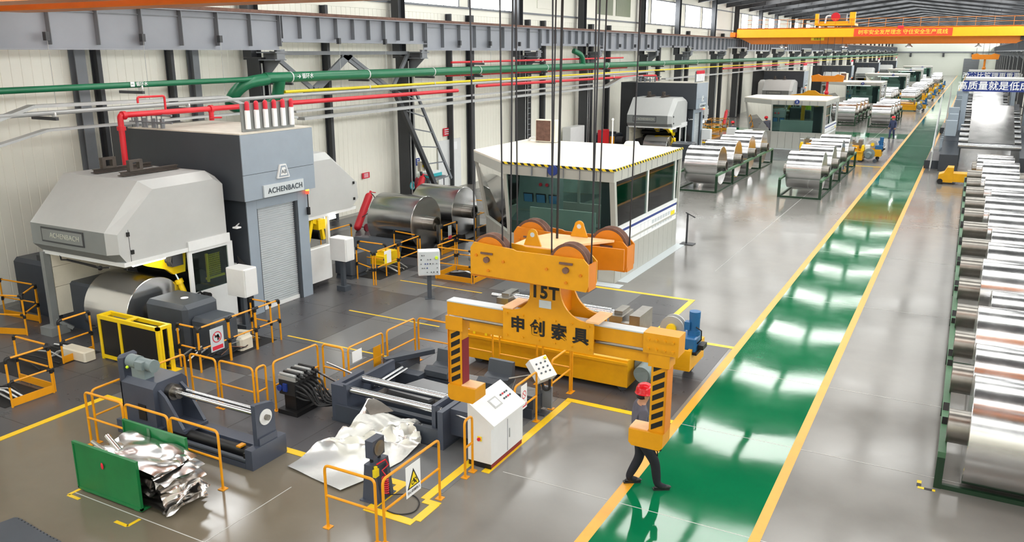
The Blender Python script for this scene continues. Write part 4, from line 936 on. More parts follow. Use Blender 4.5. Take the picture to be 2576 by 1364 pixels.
# ================================================================== shaft puller frame (middle machine)
t = thing('coil_shaft_machine', 'dark slate roller frame machine with polished rods behind the white control desk', 'machine', (-8.8, 12.4, 0)); o = t.location
q = MB(o); q.box(-10.12, -9.98, 11.35, 12.2, .0, .74); q.box(-9.82, -9.74, 11.35, 12.9, .3, .78); q.box(-10.12, -9.74, 11.35, 11.5, .1, .74); lf = q.build('left_frame', 'aux_blue', t, smooth=False)
q = MB(o); q.box(-7.62, -7.5, 11.25, 12.3, .0, .74); q.box(-7.8, -7.72, 11.35, 12.4, .3, .78); q.box(-7.5, -7.0, 11.5, 12.35, .22, .72); q.build('right_frame', 'aux_blue', t, smooth=False)
q = MB(o); q.box(-9.98, -7.6, 11.28, 11.34, .04, .36); q.box(-9.98, -7.6, 11.45, 11.5, .1, .3); q.box(-10.1, -7.5, 11.3, 12.3, .0, .06); q.build('front_rail', 'charcoal', t, smooth=False)
for yy, z, a, b in ((11.48, .64, -9.8, -7.66), (11.88, .72, -9.75, -7.75)): q = MB(o); q.cyl((a, yy, z), (b, yy, z), .075, 20); q.build('roller', 'steel_roll', t)
q = MB(o); q.cyl((-10.9, 11.75, .74), (-10.0, 11.55, .66), .025, 10); q.cyl((-10.85, 12.1, .78), (-10.05, 12.0, .7), .025, 10); q.build('pull_rod', 'steel_roll', t)
q = MB(o); q.cyl((-7.62, 11.55, .62), (-6.85, 11.45, .6), .022, 10); q.cyl((-7.6, 11.95, .7), (-6.8, 11.9, .68), .022, 10); q.build('pull_rod', 'steel_roll', t)
q = MB(o); q.cyl((-9.7, 12.1, .5), (-9.68, 13.05, .56), .04, 12); q.cyl((-9.58, 12.1, .5), (-9.56, 13.05, .56), .03, 12); q.build('slide_rod', 'steel_roll', t)
q = MB(o); q.prism([(-9.32, 12.1), (-8.35, 12.05), (-8.1, 12.85), (-9.05, 12.9)], 'z', .44, .5); q.box(-9.2, -8.3, 12.15, 12.8, .08, .44); q.build('table_plate', 'steel_plate_pale', t, smooth=False)
q = MB(o); q.box(-8.35, -7.85, 12.2, 12.9, .08, .48); q.build('table_end', 'concrete', t, smooth=False)
q = MB(o); q.box(-9.4, -7.9, 11.62, 11.75, .28, .34); q.box(-9.5, -7.9, 12.0, 12.06, .1, .3); q.build('cross_bar', 'charcoal', t, smooth=False)
t = thing('cross_slide', 'long dark slate slide beam lying in front of the yellow cart', 'machine', (-8.4, 13.5, 0)); o = t.location
q = MB(o); q.box(-10.15, -6.7, 13.2, 13.75, .08, .4); q.box(-10.15, -6.7, 13.15, 13.22, .0, .2); q.build('beam', 'charcoal', t, smooth=False); q = MB(o); q.box(-10.1, -6.75, 13.28, 13.68, .4, .43); q.build('slide_top', 'steel_plate_pale', t, smooth=False)
q = MB(o); q.box(-10.2, -9.75, 13.1, 13.8, .05, .62); q.bar((-10.05, 12.95, .68), (-9.5, 13.95, .68), .16, .1); q.box(-9.9, -9.2, 12.95, 13.2, .1, .5); q.build('end_block', 'charcoal', t, smooth=False)
for xx in (-8.95, -7.7): q = MB(o); q.prism([(13.2, .43), (13.8, .43), (13.8, .85), (13.72, .85), (13.66, .6), (13.5, .55), (13.3, .62), (13.2, .55)], 'x', xx - .28, xx + .28); q.build('saddle', 'gear_grey', t, smooth=False)
q = MB(o); q.cyl((-7.4, 13.5, .6), (-7.0, 13.9, .62), .02, 8); q.build('lever', 'core_steel', t)
q = MB(o); q.prism([(12.6, .1), (13.2, .1), (13.2, .75)], 'x', -7.1, -7.08); q.build('guard_plate', 'steel_plate_pale', t, smooth=False)
# foot pedal
t = thing('foot_pedal', 'small brass topped foot pedal by the railing corner', 'pedal', (-10.5, 12.2, 0)); q = MB(t.location); q.cyl((-10.5, 12.25, 0), (-10.5, 12.25, .3), .05, 10); q.box(-10.75, -10.25, 12.1, 12.4, .28, .34); q.build('stand', 'charcoal', t); q = MB(t.location); q.box(-10.6, -10.2, 12.2, 12.5, .34, .38); q.ball((-10.6, 12.15, .4), .05, 8); q.build('pedal', 'hook_yellow', t)
# ================================================================== valve block
t = thing('valve_block', 'black hydraulic valve block with a sheaf of black hoses', 'valve block', (-11.0, 11.35, 0)); o = t.location
q = MB(o); q.box(-11.25, -10.75, 11.05, 11.75, 0, .1); q.box(-11.15, -10.85, 11.15, 11.65, .1, .45); q.build('pedestal', 'black', t, smooth=False)
q = MB(o); q.box(-11.2, -10.8, 11.08, 11.72, .42, .72); bl = q.build('manifold', 'rubber', t, smooth=False)
for k in range(6):
    yy = 11.13 + k * .105
    q = MB(o); q.box(-11.22, -10.78, yy - .035, yy + .035, .72, .8); q.cyl((-11.2, yy, .83), (-10.8, yy, .83), .028, 8); vb = q.build('valve', 'tray' if k % 2 == 0 else 'black', t)
    q = MB(o); q.cyl((-10.82, yy, .78), (-10.72, yy, .78), .03, 8); q.ball((-10.72, yy, .78), .034, 8); q.build('solenoid', 'black', vb)
q = MB(o); q.cyl((-11.15, 11.06, .56), (-11.15, 11.02, .56), .06, 12); q.box(-11.08, -10.98, 11.04, 11.09, .5, .66); q.build('blue_gauge', 'sign_blue', t)
rn = random.Random(11)
for k in range(16):
    yy = 11.12 + (k % 6) * .105; z = .65 - .12 * (k // 6)
    e = (-10.12, 11.45 + .03 * k, .3 + .02 * (k % 5)); q = MB(o); q.tube([(-10.8, yy, z), (-10.6, yy + .02, z - .05), (-10.45, (yy + e[1]) / 2 + rn.uniform(-.08, .08), .15 + rn.random() * .12), (-10.25, e[1], .14 + rn.random() * .1), e], .02, 6, .12); q.build('hose', 'rubber', t)
# ================================================================== white control desk
t = thing('control_desk', 'tall white sloping control desk with a small screen and red switch', 'control desk', (-6.55, 11.6, 0)); o = t.location
xa, xb, ya, yb = -6.86, -6.4, 11.05, 12.2
q = MB(o); q.prism([(xa, .1), (xb, .1), (xb, .74), (xb + .06, .78), (xb + .06, .82), (xa, 1.16)], 'y', ya, yb); bd = q.build('cabinet', 'white_metal', t, smooth=False)
q = MB(o); q.box(xa + .01, xb - .01, ya + .01, yb - .01, 0, .1); q.build('plinth', 'dark_red', t, smooth=False)
q = MB(o); q.box(xa + .009, xb - .008, ya + .004, ya + .02, 0, .1); q.build('plinth_front', 'black', t, smooth=False)
n = Vector((.34, 0, .52)).normalized(); up = Vector((-.52, 0, .34)).normalized(); ctr = Vector(((xa + xb + .06) / 2, (ya + yb) / 2, .99))
q = MB(o); c = ctr + up * .02 + Vector((0, -.05, 0)); q.bar(c + Vector((0, -.13, 0)), c + Vector((0, .13, 0)), .2, .012, up=n); sc_ = q.build('screen_bezel', 'tray', t, smooth=False)
q = MB(o); q.bar(c + n * .006 + Vector((0, -.09, 0)), c + n * .006 + Vector((0, .09, 0)), .14, .008, up=n); q.build('screen', 'white_print', sc_, smooth=False)
for k in range(8):
    q = MB(o); p = c + Vector((0, .26 + .07 * (k % 4), 0)) + up * (.05 - .09 * (k // 4)) + n * .002; q.cyl(p, p + n * .02, .018, 8); q.build('push_button', 'red_print' if k in (1, 6) else 'letter_dark', t)
q = MB(o); q.box(xb, xb + .006, (ya + yb) / 2 - .003, (ya + yb) / 2 + .003, .12, .72); q.build('door_gap', 'frame_grey', t, smooth=False)
q = MB(o); q.box(xb, xb + .015, 11.68, 11.7, .35, .52); q.build('door_handle', 'tray', t)
q = MB(o); q.box(-6.66, -6.58, ya - .02, ya, .5, .58); sw = q.build('switch_plate', 'yellow_print', t, smooth=False); q = MB(o); q.cyl((-6.62, ya - .02, .54), (-6.62, ya - .05, .54), .03, 10); q.build('main_switch', 'red_print', sw)
# ================================================================== tilted button box on post
t = thing('button_box', 'tilted white push-button box on a grey post beside the yellow zone line', 'control box', (-6.72, 13.55, 0)); o = t.location
q = MB(o); q.cyl((-6.75, 13.52, 0), (-6.75, 13.52, .78), .05, 12); q.box(-6.95, -6.55, 13.4, 13.64, 0, .03); q.build('post', 'gear_grey', t)
q = MB(o); q.box(-6.72, -6.5, 13.6, 13.66, .1, .55); q.build('back_plate', 'frame_grey', t, smooth=False)
q = MB(o); q.tube([(-6.68, 13.5, .72), (-6.6, 13.48, .52), (-6.5, 13.5, .55), (-6.5, 13.52, .75)], .028, 8, .06); q.build('cable_loop', 'rubber', t)
n = Vector((.62, -.3, .72)).normalized(); rt = Vector((.35, .94, 0)).normalized(); rt = (rt - n * rt.dot(n)).normalized(); up = n.cross(rt); c = Vector((-6.68, 13.5, .93))
q = MB(o); q.bar(c - rt * .21, c + rt * .21, .46, .17, up=n); cs = q.build('case', 'white_metal', t, smooth=False)
for k in range(9):
    p = c + n * .086 + rt * (-.11 + .11 * (k % 3)) + up * (-.1 + .1 * (k // 3)); q = MB(o); q.cyl(p, p + n * .015, .02, 8); q.build('push_button', 'letter_dark', cs)
q = MB(o); p = c + n * .086 + rt * .15 + up * .17; q.cyl(p, p + n * .03, .03, 10); q.build('stop_button', 'yellow_print', cs)
dup(t, loc=(-6.3, 52.6, 0), label='tilted white push-button box on a post beside the walkway-side coil rack')
# ================================================================== boxes on posts
def post_box(label, loc, face, w=.62, h=.72, d=.3, zb=1.0, buttons=False, base=True, rz=0.):
    # front faces local +X
    t = thing('control_box', label, 'control box', loc, rz)
    q = MB(); q.box(-.06, .06, -.06, .06, 0, zb); q.box(-.16, .16, -.14, .14, 0, .16 if base else .02); q.build('post', 'gear_grey', t, smooth=False)
    q = MB(); q.cbox(-d / 2, d / 2, -w / 2, w / 2, zb, zb + h, .02); c = q.build('case', 'white_metal', t, smooth=False)
    q = MB(); q.box(d / 2, d / 2 + .02, -w / 2 + .03, w / 2 - .03, zb + .03, zb + h - .03); dr = q.build('door', 'white_metal' if not buttons else 'plate_pale', t, smooth=False)
    if buttons:
        rn = random.Random(4)
        for k in range(26):
            yy = -w / 2 + .1 + (k % 6) * (w - .2) / 5 + rn.uniform(-.02, .02); z = zb + .1 + (k // 6) * (h - .2) / 4.2
            if rn.random() < .25: continue
            q = MB(); q.cyl((d / 2 + .02, yy, z), (d / 2 + .04, yy, z), .018, 8); q.build('push_button', rn.choice(('black', 'letter_dark', 'frame_grey', 'sign_blue')), dr)
        q = MB(); q.cyl((d / 2 + .02, w / 2 - .1, zb + h - .2), (d / 2 + .06, w / 2 - .1, zb + h - .2), .045, 12); q.build('stop_button', 'hivis', dr)
    return t
pbA = post_box('plain white control box on a post in front of the roller shutter', (-15.6, 14.45, 0), 0, .45, .72, .62, .95)
pbB = post_box('plain white control box on a post past the far jamb of the roller shutter', (-15.75, 18.5, 0), 0, .4, .68, .6, .95)
pbC = post_box('white control panel studded with buttons, on a post between mill and first cabin', (-13.05, 19.05, 0), 0, .62, .72, .3, .72, True, False, rz=R(-52))
pbD = post_box('small tilted white panel with buttons behind railings near the wall', (-20.9, 10.3, 0), 0, .55, .45, .22, .85, True, False, rz=R(-50))
dup(pbA, loc=(-15.9, 57.8, 0), label='plain white control box on a post by the second mill shutter'); dup(pbB, loc=(-14.8, 60.3, 0), label='white control box on a post behind the left coil rack, beside the second mill')
dup(pbC, loc=(-13.9, 61.6, 0), label='white button panel on a post in front of the second cabin')
mr = thing('exit_carriage', 'grey exit carriage machine with yellow clamp behind railings past the shutter', 'machine', (-15.9, 20.3, 0)); o = mr.location
q = MB(o); q.cbox(-16.95, -16.25, 19.5, 20.3, .15, .85, .05); q.prism([(19.5, .0), (20.3, 0), (20.2, .2), (19.6, .2)], 'x', -16.9, -16.3); q.build('case', 'gear_grey', mr, smooth=False)
q = MB(o); q.box(-16.3, -15.7, 20.5, 21.3, .3, .6); q.box(-16.1, -15.6, 20.6, 21.0, .55, .75); q.build('clamp', 'guard_yellow', mr, smooth=False)
q = MB(o); q.prism([(21.2, .02), (22.5, .02), (22.7, .62), (22.2, .66)], 'x', -18.3, -16.6); q.build('chute', 'gear_grey', mr, smooth=False)
# ================================================================== gauge stand with red hose
t = thing('gauge_stand', 'small dark A-frame stand topped by a square ring head, with a red coiled hose', 'stand', (-7.55, 9.4, 0)); o = t.location
q = MB(o)
for yy in (9.28, 9.62): q.prism([(-7.72, .0), (-7.42, 0), (-7.5, .62), (-7.66, .62)], 'y', yy - .04, yy + .04)
q.box(-7.66, -7.5, 9.24, 9.66, .56, .64); q.box(-7.75, -7.4, 9.2, 9.7, 0, .02); q.build('legs', 'aux_blue', t, smooth=False)
q = MB(o); q.box(-7.67, -7.52, 9.3, 9.6, .72, 1.02); hd_ = q.build('head', 'aux_blue', t, smooth=False)
q = MB(o); q.lathe([(.06, -7.52), (.125, -7.52), (.125, -7.5), (.1, -7.5), (.06, -7.51)], (0, 9.45, .87), 'x', 28); q.build('brass_ring', 'core_steel', hd_)
q = MB(o); q.cyl((-7.6, 9.36, .6), (-7.6, 9.36, .73), .03, 10); q.cyl((-7.6, 9.55, .6), (-7.6, 9.55, .73), .03, 10); q.build('stud', 'black', t)
q = MB(o); pts = [(-7.45, 9.42, .5)]
for k in range(60): a = k * .75; pts.append((-7.42 + .05 * math.cos(a), 9.45 + .05 * math.sin(a), .38 - k * .0045))
pts.append((-7.4, 9.5, .06)); q.tube([(-7.5, 9.35, .62), (-7.44, 9.5, .66), (-7.42, 9.55, .55)] + pts, .013, 6); q.build('coiled_hose', 'red_paint', t)
q = MB(o); q.box(-7.5, -7.44, 9.24, 9.34, .45, .58); q.cyl((-7.47, 9.29, .58), (-7.47, 9.29, .62), .03, 8); q.build('air_regulator', 'pipe_yellow', t)
q = MB(o); q.tube([(-7.4, 9.5, .05), (-7.1, 9.75, .015), (-6.85, 9.6, .015), (-6.75, 9.3, .015), (-6.95, 9.12, .015), (-7.25, 9.15, .015), (-7.4, 9.35, .02)], .01, 6, .15); q.build('floor_hose', 'rubber', t)

# ================================================================== roll transfer cart
def cart():
    t = thing('roll_cart', 'yellow roll transfer cart with polished rolls, cable drums and a blue motor', 'cart', (-7.4, 16.4, 0)); o = t.location
    q = MB(o); q.box(-9.45, -5.55, 15.25, 15.35, .12, .72); q.box(-9.45, -5.55, 16.15, 16.25, .12, .72); q.box(-9.45, -5.55, 15.25, 16.25, .12, .2); q.box(-9.45, -9.35, 15.25, 16.25, .12, .7); q.box(-5.65, -5.55, 15.25, 16.25, .12, .7)
    q.box(-9.45, -5.55, 15.2, 15.42, .62, .68); q.build('front_frame', 'cart_yellow', t, smooth=False)
    q = MB(o); q.box(-9.3, -5.7, 15.44, 15.85, .2, .665); q.build('dark_channel', 'black', t, smooth=False)
    q = MB(o); q.box(-9.2, -5.9, 16.0, 16.22, .5, .98); q.box(-9.2, -5.9, 15.86, 16.0, .52, .74)
    for k in range(9): x = -9.1 + k * .39; q.prism([(15.86, .74), (16.0, .98), (16.0, .74)], 'x', x - .02, x + .02)
    q.build('step_frame', 'cart_yellow', t, smooth=False)
    for k in range(8): q = MB(o); x = -9.0 + k * .42; q.box(x - .03, x + .03, 15.98, 16.0, .8, .94); q.build('lug', 'guard_yellow', t, smooth=False)
    q = MB(o); q.cyl((-9.0, 15.9, .84), (-6.0, 15.9, .84), .03, 12); q.build('polished_bar', 'steel_roll', t)
    q = MB(o); q.box(-9.6, -4.55, 16.3, 16.38, .3, .76); q.box(-9.6, -4.55, 17.3, 17.38, .3, .76); q.box(-9.6, -4.55, 16.3, 17.38, .3, .36); q.box(-4.63, -4.55, 16.3, 17.38, .3, .76); q.box(-9.6, -9.5, 16.3, 17.38, .3, .76); q.box(-5.5, -4.6, 16.36, 17.3, .6, .64); q.build('rear_frame', 'cart_yellow', t, smooth=False)
    for x in (-9.2, -5.7, -4.8):
        for yy in (15.4, 17.1): q = MB(o); q.cyl((x, yy - .05, .12), (x, yy + .05, .12), .12, 16); q.build('wheel', 'gear_grey', t)
    q = MB(o)
    for x, s in ((-9.45, 1), (-5.62, -1)): q.prism([(x - .1, .7), (x + .1, .7), (x + .05, 1.05), (x - .05, 1.05)], 'y', 15.6, 16.1)
    q.build('end_bracket', 'guard_yellow', t, smooth=False)
    # rolls
    q = MB(o); y0, z0 = 16.95, 1.12; q.lathe([(.05, -9.75), (.05, -9.4), (.09, -9.4), (.09, -9.1), (.12, -9.1), (.12, -6.6), (.09, -6.6), (.09, -6.35), (.05, -6.35), (.05, -6.2)], (0, y0, z0), 'x', 24); rl = q.build('work_roll', 'steel_roll', t)
    q = MB(o); q.lathe([(.07, -9.2), (.1, -8.9), (.1, -6.4), (.06, -6.2)], (0, 16.62, .92), 'x', 20); q.build('lower_roll', 'steel_roll', t)
    for x in (-9.25, -6.35): q = MB(o); q.box(x - .16, x + .16, 16.55, 17.25, .76, 1.2); q.box(x - .1, x + .1, 16.7, 17.2, 1.2, 1.28); q.build('bearing_chock', 'core_steel', t, smooth=False)
    q = MB(o); q.cyl((-9.3, 17.3, 1.0), (-8.9, 17.3, 1.0), .22, 20); q.cyl((-9.0, 17.3, 1.0), (-8.85, 17.3, 1.0), .26, 20); q.build('dark_motor', 'frame_dark', t)
    q = MB(o); q.box(-6.0, -5.75, 16.45, 17.3, .7, 1.3); q.box(-6.2, -5.75, 16.45, 16.6, .7, 1.1); q.build('clamp_plate', 'core_steel', t, smooth=False)
    # drums
    q = MB(o); q.lathe([(.27, 16.85), (.27, 16.89), (.2, 16.9), (.2, 17.02), (.27, 17.03), (.27, 17.07)], (-5.15, 0, 1.02), 'y', 28); q.build('cable_drum', 'tray', t); q = MB(o); q.cyl((-5.15, 16.78, 1.02), (-5.15, 16.86, 1.02), .11, 18); q.box(-5.25, -5.05, 16.86, 16.94, .64, 1.0); q.prism([(-5.6, .7), (-5.35, .7), (-5.3, 1.1)], 'y', 17.1, 17.16); q.build('drum_hub', 'guard_yellow', t)
    q = MB(o); q.lathe([(.34, 15.62), (.34, 15.66), (.26, 15.67), (.26, 15.76), (.34, 15.77), (.34, 15.8)], (-5.2, 0, .52), 'y', 32); q.build('cable_drum', 'motor_grey', t); q = MB(o); q.cyl((-5.24, 15.25, .46), (-5.2, 15.62, .52), .19, 24); q.cyl((-5.25, 15.24, .46), (-5.24, 15.3, .46), .16, 24); q.build('drum_motor', 'motor_grey', t)
    q = MB(o); q.cbox(-5.5, -5.22, 15.85, 16.25, .72, 1.05, .02); q.build('junction_box', 'white_metal', t, smooth=False)
    # blue geared motor
    q = MB(o); q.cbox(-4.95, -4.5, 16.45, 16.95, .7, 1.0, .03); bm = q.build('gear_case', 'blue_motor', t, smooth=False)
    q = MB(o); q.cyl((-4.62, 16.75, 1.0), (-4.62, 16.75, 1.1), .14, 18); q.cyl((-4.62, 16.75, 1.1), (-4.62, 16.75, 1.45), .115, 18); q.cyl((-4.62, 16.75, 1.38), (-4.62, 16.75, 1.52), .12, 18); q.box(-4.8, -4.68, 16.6, 16.75, 1.12, 1.3); q.build('motor', 'blue_motor', bm)
    q = MB(o); q.tube([(-4.55, 16.65, 1.2), (-4.42, 16.6, 1.15), (-4.42, 16.62, .95), (-4.5, 16.6, .85)], .015, 6); q.build('motor_cable', 'black', bm)
    q = MB(o); q.box(-4.9, -4.45, 16.42, 17.0, .64, .7); q.box(-4.48, -4.36, 16.6, 16.9, .72, .82); q.build('motor_base', 'black', t, smooth=False)
    return t
ct = cart()
dup(ct, (-.1, 42.4, 0), 'yellow roll cart standing beyond the two coil racks')
for k, y in enumerate((112.5, 137.5, 160.5, 181)): dup(ct, (0, y - 16.4, 0), 'distant yellow roll cart beside the green walkway', 'distant roll carts')
# ================================================================== lifting beam on the near crane
YH = 10.8
t = thing('lifting_beam', 'yellow 15T lifting beam with two striped hook legs hanging from crane ropes', 'lifting beam', (-5.2, YH, 1.4)); o = t.location
q = MB(o); q.box(-7.0, -3.2, YH - .1, YH - .03, 2.8, 3.02); q.box(-7.0, -3.2, YH + .03, YH + .1, 2.8, 3.02); q.build('slide_beam', 'hook_yellow', t, smooth=False)
q = MB(o); q.box(-7.0, -3.2, YH - .11, YH + .11, 3.02, 3.04); q.build('beam_cap', 'plate_pale', t, smooth=False)
q = MB(o); q.box(-6.6, -3.5, YH - .07, YH + .07, 2.58, 2.76); q.build('inner_beam', 'hook_yellow', t, smooth=False)
q = MB(o); q.cyl((-6.95, YH - .1, 2.78), (-5.9, YH - .1, 2.78), .025, 10); q.cyl((-4.4, YH - .1, 2.78), (-3.6, YH - .1, 2.78), .025, 10); q.build('drive_screw', 'core_steel', t)
# yoke plate with curved shoulders
def yoke():
    R_ = .34; xs = []; cx = -5.13
    left = [(-5.88, 2.62), (-5.88, 3.12), (-5.72, 3.12)]
    for k in range(9): a = -math.pi / 2 + k * math.pi / 16; left.append((-5.72 + .3 * math.sin(k * math.pi / 16), 3.12 + .3 * (1 - math.cos(k * math.pi / 16))))
    left += [(-5.42, 3.62)]
    right = [(-4.93, 3.62)]
    for k in range(9): right.append((-4.93 + .42 * (1 - math.cos(k * math.pi / 16)), 3.56 - .46 * math.sin(k * math.pi / 16)))
    right += [(-4.38, 3.1), (-4.38, 2.62)]
    return left + right
yk = yoke()
for y0, y1 in ((YH - .26, YH - .22), (YH + .22, YH + .26)):
    q = MB(o); q.prism(yk[::-1], 'y', y0, y1); q.build('yoke_plate', 'hook_yellow', t, smooth=False)
q = MB(o); q.box(-5.4, -4.95, YH - .22, YH + .22, 3.1, 4.06); q.build('yoke_web', 'hook_orange', t, smooth=False)
q = MB(o); q.box(-4.5, -4.3, YH - .27, YH + .27, 3.1, 3.13); q.box(-5.9, -5.7, YH - .27, YH + .27, 3.12, 3.14); q.build('yoke_flange', 'hook_deck', t, smooth=False)
for k in range(6):
    for z in (2.7, 3.05):
        q = MB(o); x = -5.8 + k * .27; q.cyl((x, YH - .285, z), (x, YH - .26, z), .016, 6); q.build('bolt', 'hook_yellow', t)
YF = YH - .262
text('申', .26, 'black', t, (-5.62, YF, 2.88), (1, 0, 0), (0, 0, 1), o=o, bold=.008)
for k, ch in enumerate('创索具'): text(ch, .26, 'black', t, (-5.28 + k * .35, YF, 2.87 - .005 * k), (1, 0, 0), (0, 0, 1), o=o, bold=.008)
text('15T', .26, 'black', t, (-5.17, YF, 3.45), (1, 0, 0), (0, 0, 1), o=o, bold=.008, spacing=1.15)
q = MB(o); q.box(-5.26, -5.06, YF - .004, YF, 3.22, 3.34); q.build('rating_plate', 'plate_pale', t, smooth=False)
# traverse with sheaves
for yy, xa, xb in ((YH - .6, -6.14, -4.3), (YH + .66, -6.1, -4.22)):
    for s in (-.16, .13):
        q = MB(o); q.prism([(xa, 3.75), (xb, 3.71), (xb + .03, 3.79), (xb + .03, 4.09), (xb - .05, 4.17), (xa + .75, 4.17), (xa + .7, 4.19), (xa + .06, 4.23), (xa, 4.14)], 'y', yy + s, yy + s + .03); q.build('cheek_plate', 'hook_yellow' if yy < YH else 'hook_orange', t, smooth=False)
    q = MB(o); q.box(xa, xb + .03, yy - .13, yy + .13, 3.71, 3.75); q.box(xb, xb + .03, yy - .13, yy + .13, 3.73, 4.09); q.box(xa, xa + .02, yy - .13, yy + .13, 3.73, 4.09); q.build('bottom_plate', 'hook_orange', t, smooth=False)
    for x in (xa + .28, xb - .3):
        q = MB(o); q.lathe([(.1, yy - .08), (.26, yy - .07), (.3, yy - .08), (.3, yy - .06), (.25, yy - .01), (.25, yy + .01), (.3, yy + .06), (.3, yy + .08), (.26, yy + .07), (.1, yy + .08)], (x, 0, 4.05), 'y', 30); sv = q.build('sheave', 'rust', t)
        q = MB(o); q.lathe([(.05, yy - .09), (.26, yy - .085), (.26, yy - .08)], (x, 0, 4.05), 'y', 30); q.build('sheave_disc', 'hook_orange', sv)
        q = MB(o); q.cyl((x, yy - .2, 3.99), (x, yy + .2, 3.99), .045, 14); q.box(x - .1, x + .1, yy - .185, yy - .165, 4.07, 4.10); q.build('pin', 'rust', sv)
    for x, z in ((xa + .1, 4.04), (xa + .55, 3.99), (xa + .3, 3.83), (xb - .6, 3.97), (xb - .3, 3.81), (xb - .08, 3.94)):
        q = MB(o); q.cyl((x, yy - .18, z), (x, yy - .16, z), .022, 8); q.build('bolt', 'hook_orange', t)
q = MB(o); q.prism([(-5.6, YH - .45), (-4.75, YH - .45), (-4.75, YH), (-4.4, YH + .5), (-5.45, YH + .5), (-5.6, YH + .1)], 'z', 4.15, 4.19); q.build('deck_plate', 'hook_deck', t, smooth=False)
q = MB(o); q.prism([(-5.0, 3.75), (-4.1, 3.84), (-4.1, 4.15), (-5.0, 4.15)], 'y', YH + .12, YH + .16); q.build('deck_web', 'hook_orange', t, smooth=False)
for x, yy in ((-5.3, YH - .42), (-4.95, YH + .44)):
    q = MB(o); n = 10; pl = [(x - .14, 4.19), (x + .14, 4.19)] + [(x + .075 * math.cos(a), 4.36 + .075 * math.sin(a)) for a in [math.pi * k / 8 for k in range(9)]]
    q.prism(pl[::-1], 'y', yy, yy + .03); lg = q.build('lifting_lug', 'hook_yellow', t, smooth=False)
    q = MB(o); q.cyl((x, yy - .002, 4.35), (x, yy + .032, 4.35), .035, 14); q.build('lug_hole', 'plate_pale', lg)
# legs
def leg(xc, inward, z0, red):
    w = .24; d = .2
    q = MB(o); q.box(xc - w / 2, xc + w / 2, YH - d / 2, YH + d / 2, z0 + .26, 2.56); q.box(xc - w / 2 - .04, xc + w / 2 + .04, YH - .14, YH + .14, 2.56, 2.79); L = q.build('leg', 'hook_yellow', t, smooth=False)
    xa, xb = (xc - w / 2, xc + w / 2 + .28) if inward > 0 else (xc - w / 2 - .28, xc + w / 2)
    q = MB(o); q.prism([(xa + .05, z0), (xb - .05, z0), (xb, z0 + .05), (xb, z0 + .26), (xa, z0 + .26), (xa, z0 + .05)], 'y', YH - .17, YH + .17); q.build('toe', 'hook_yellow', L, smooth=False)
    q = MB(o); q.box(min(xc + inward * .12, xc + inward * .4), max(xc + inward * .12, xc + inward * .4), YH - .13, YH + .13, z0 + .26, z0 + .28); q.build('toe_pad', 'hook_deck', L, smooth=False)
    q = MB(o); xi = xc + inward * w / 2
    if red: q.box(min(xi, xi + inward * .012), max(xi, xi + inward * .012), YH - d / 2, YH + d / 2, z0 + .28, 2.4); q.build('red_liner', 'dark_red', L, smooth=False)
    for k in range(7):
        z = z0 + .28 + k * .15
        q = MB(o); q.add([(xc - .085, YH - d / 2 - .003, z), (xc + .085, YH - d / 2 - .003, z + .1), (xc + .085, YH - d / 2 - .003, z + .185), (xc - .085, YH - d / 2 - .003, z + .085)], [(0, 1, 2, 3)]); q.build('stripe', 'black', L, smooth=False)
    q = MB(o); xe = xc - inward * w / 2; q.box(min(xe, xe - inward * .012), max(xe, xe - inward * .012), YH - .13, YH + .13, z0 + .27, 2.55); q.build('edge_plate', 'hook_orange', L, smooth=False)
leg(-6.85, 1, 1.36, True); leg(-3.42, -1, 1.29, False)
q = MB(o)
for k in range(4):
    for z in (2.83, 2.97): q.cyl((-3.58 + k * .12, YH - .18, z), (-3.58 + k * .12, YH - .14, z), .02, 8)
q.box(-3.66, -3.14, YH - .15, YH + .15, 2.76, 3.06); q.build('corner_plate', 'hook_yellow', t, smooth=False)
# ropes
for k, (x, yy) in enumerate([(-6.16, YH - .6), (-5.56, YH - .6), (-4.9, YH - .6), (-4.3, YH - .6), (-6.12, YH + .66), (-5.52, YH + .66), (-4.82, YH + .66), (-4.22, YH + .66), (-5.7, YH - .58), (-4.7, YH + .6)]):
    a = MB((x, yy, 4.0)); lean = .05 * (1 if k % 2 else -1)
    a.tube([(x, yy, 3.98), (x + lean, yy, 9.6)], .012, 6); tag(a.build('wire_rope', 'rope'), 'steel crane rope running up from the sheaves of the yellow lifting beam', 'rope', 'crane ropes above the lifting beam')
a = MB((-5.2, YH + .2, 4.1)); a.tube([(-5.2, YH + .2, 4.1), (-5.15, YH + .2, 9.6)], .02, 6); tag(a.build('power_cable', 'black'), 'black power cable hanging to the deck plate of the lifting beam', 'cable')

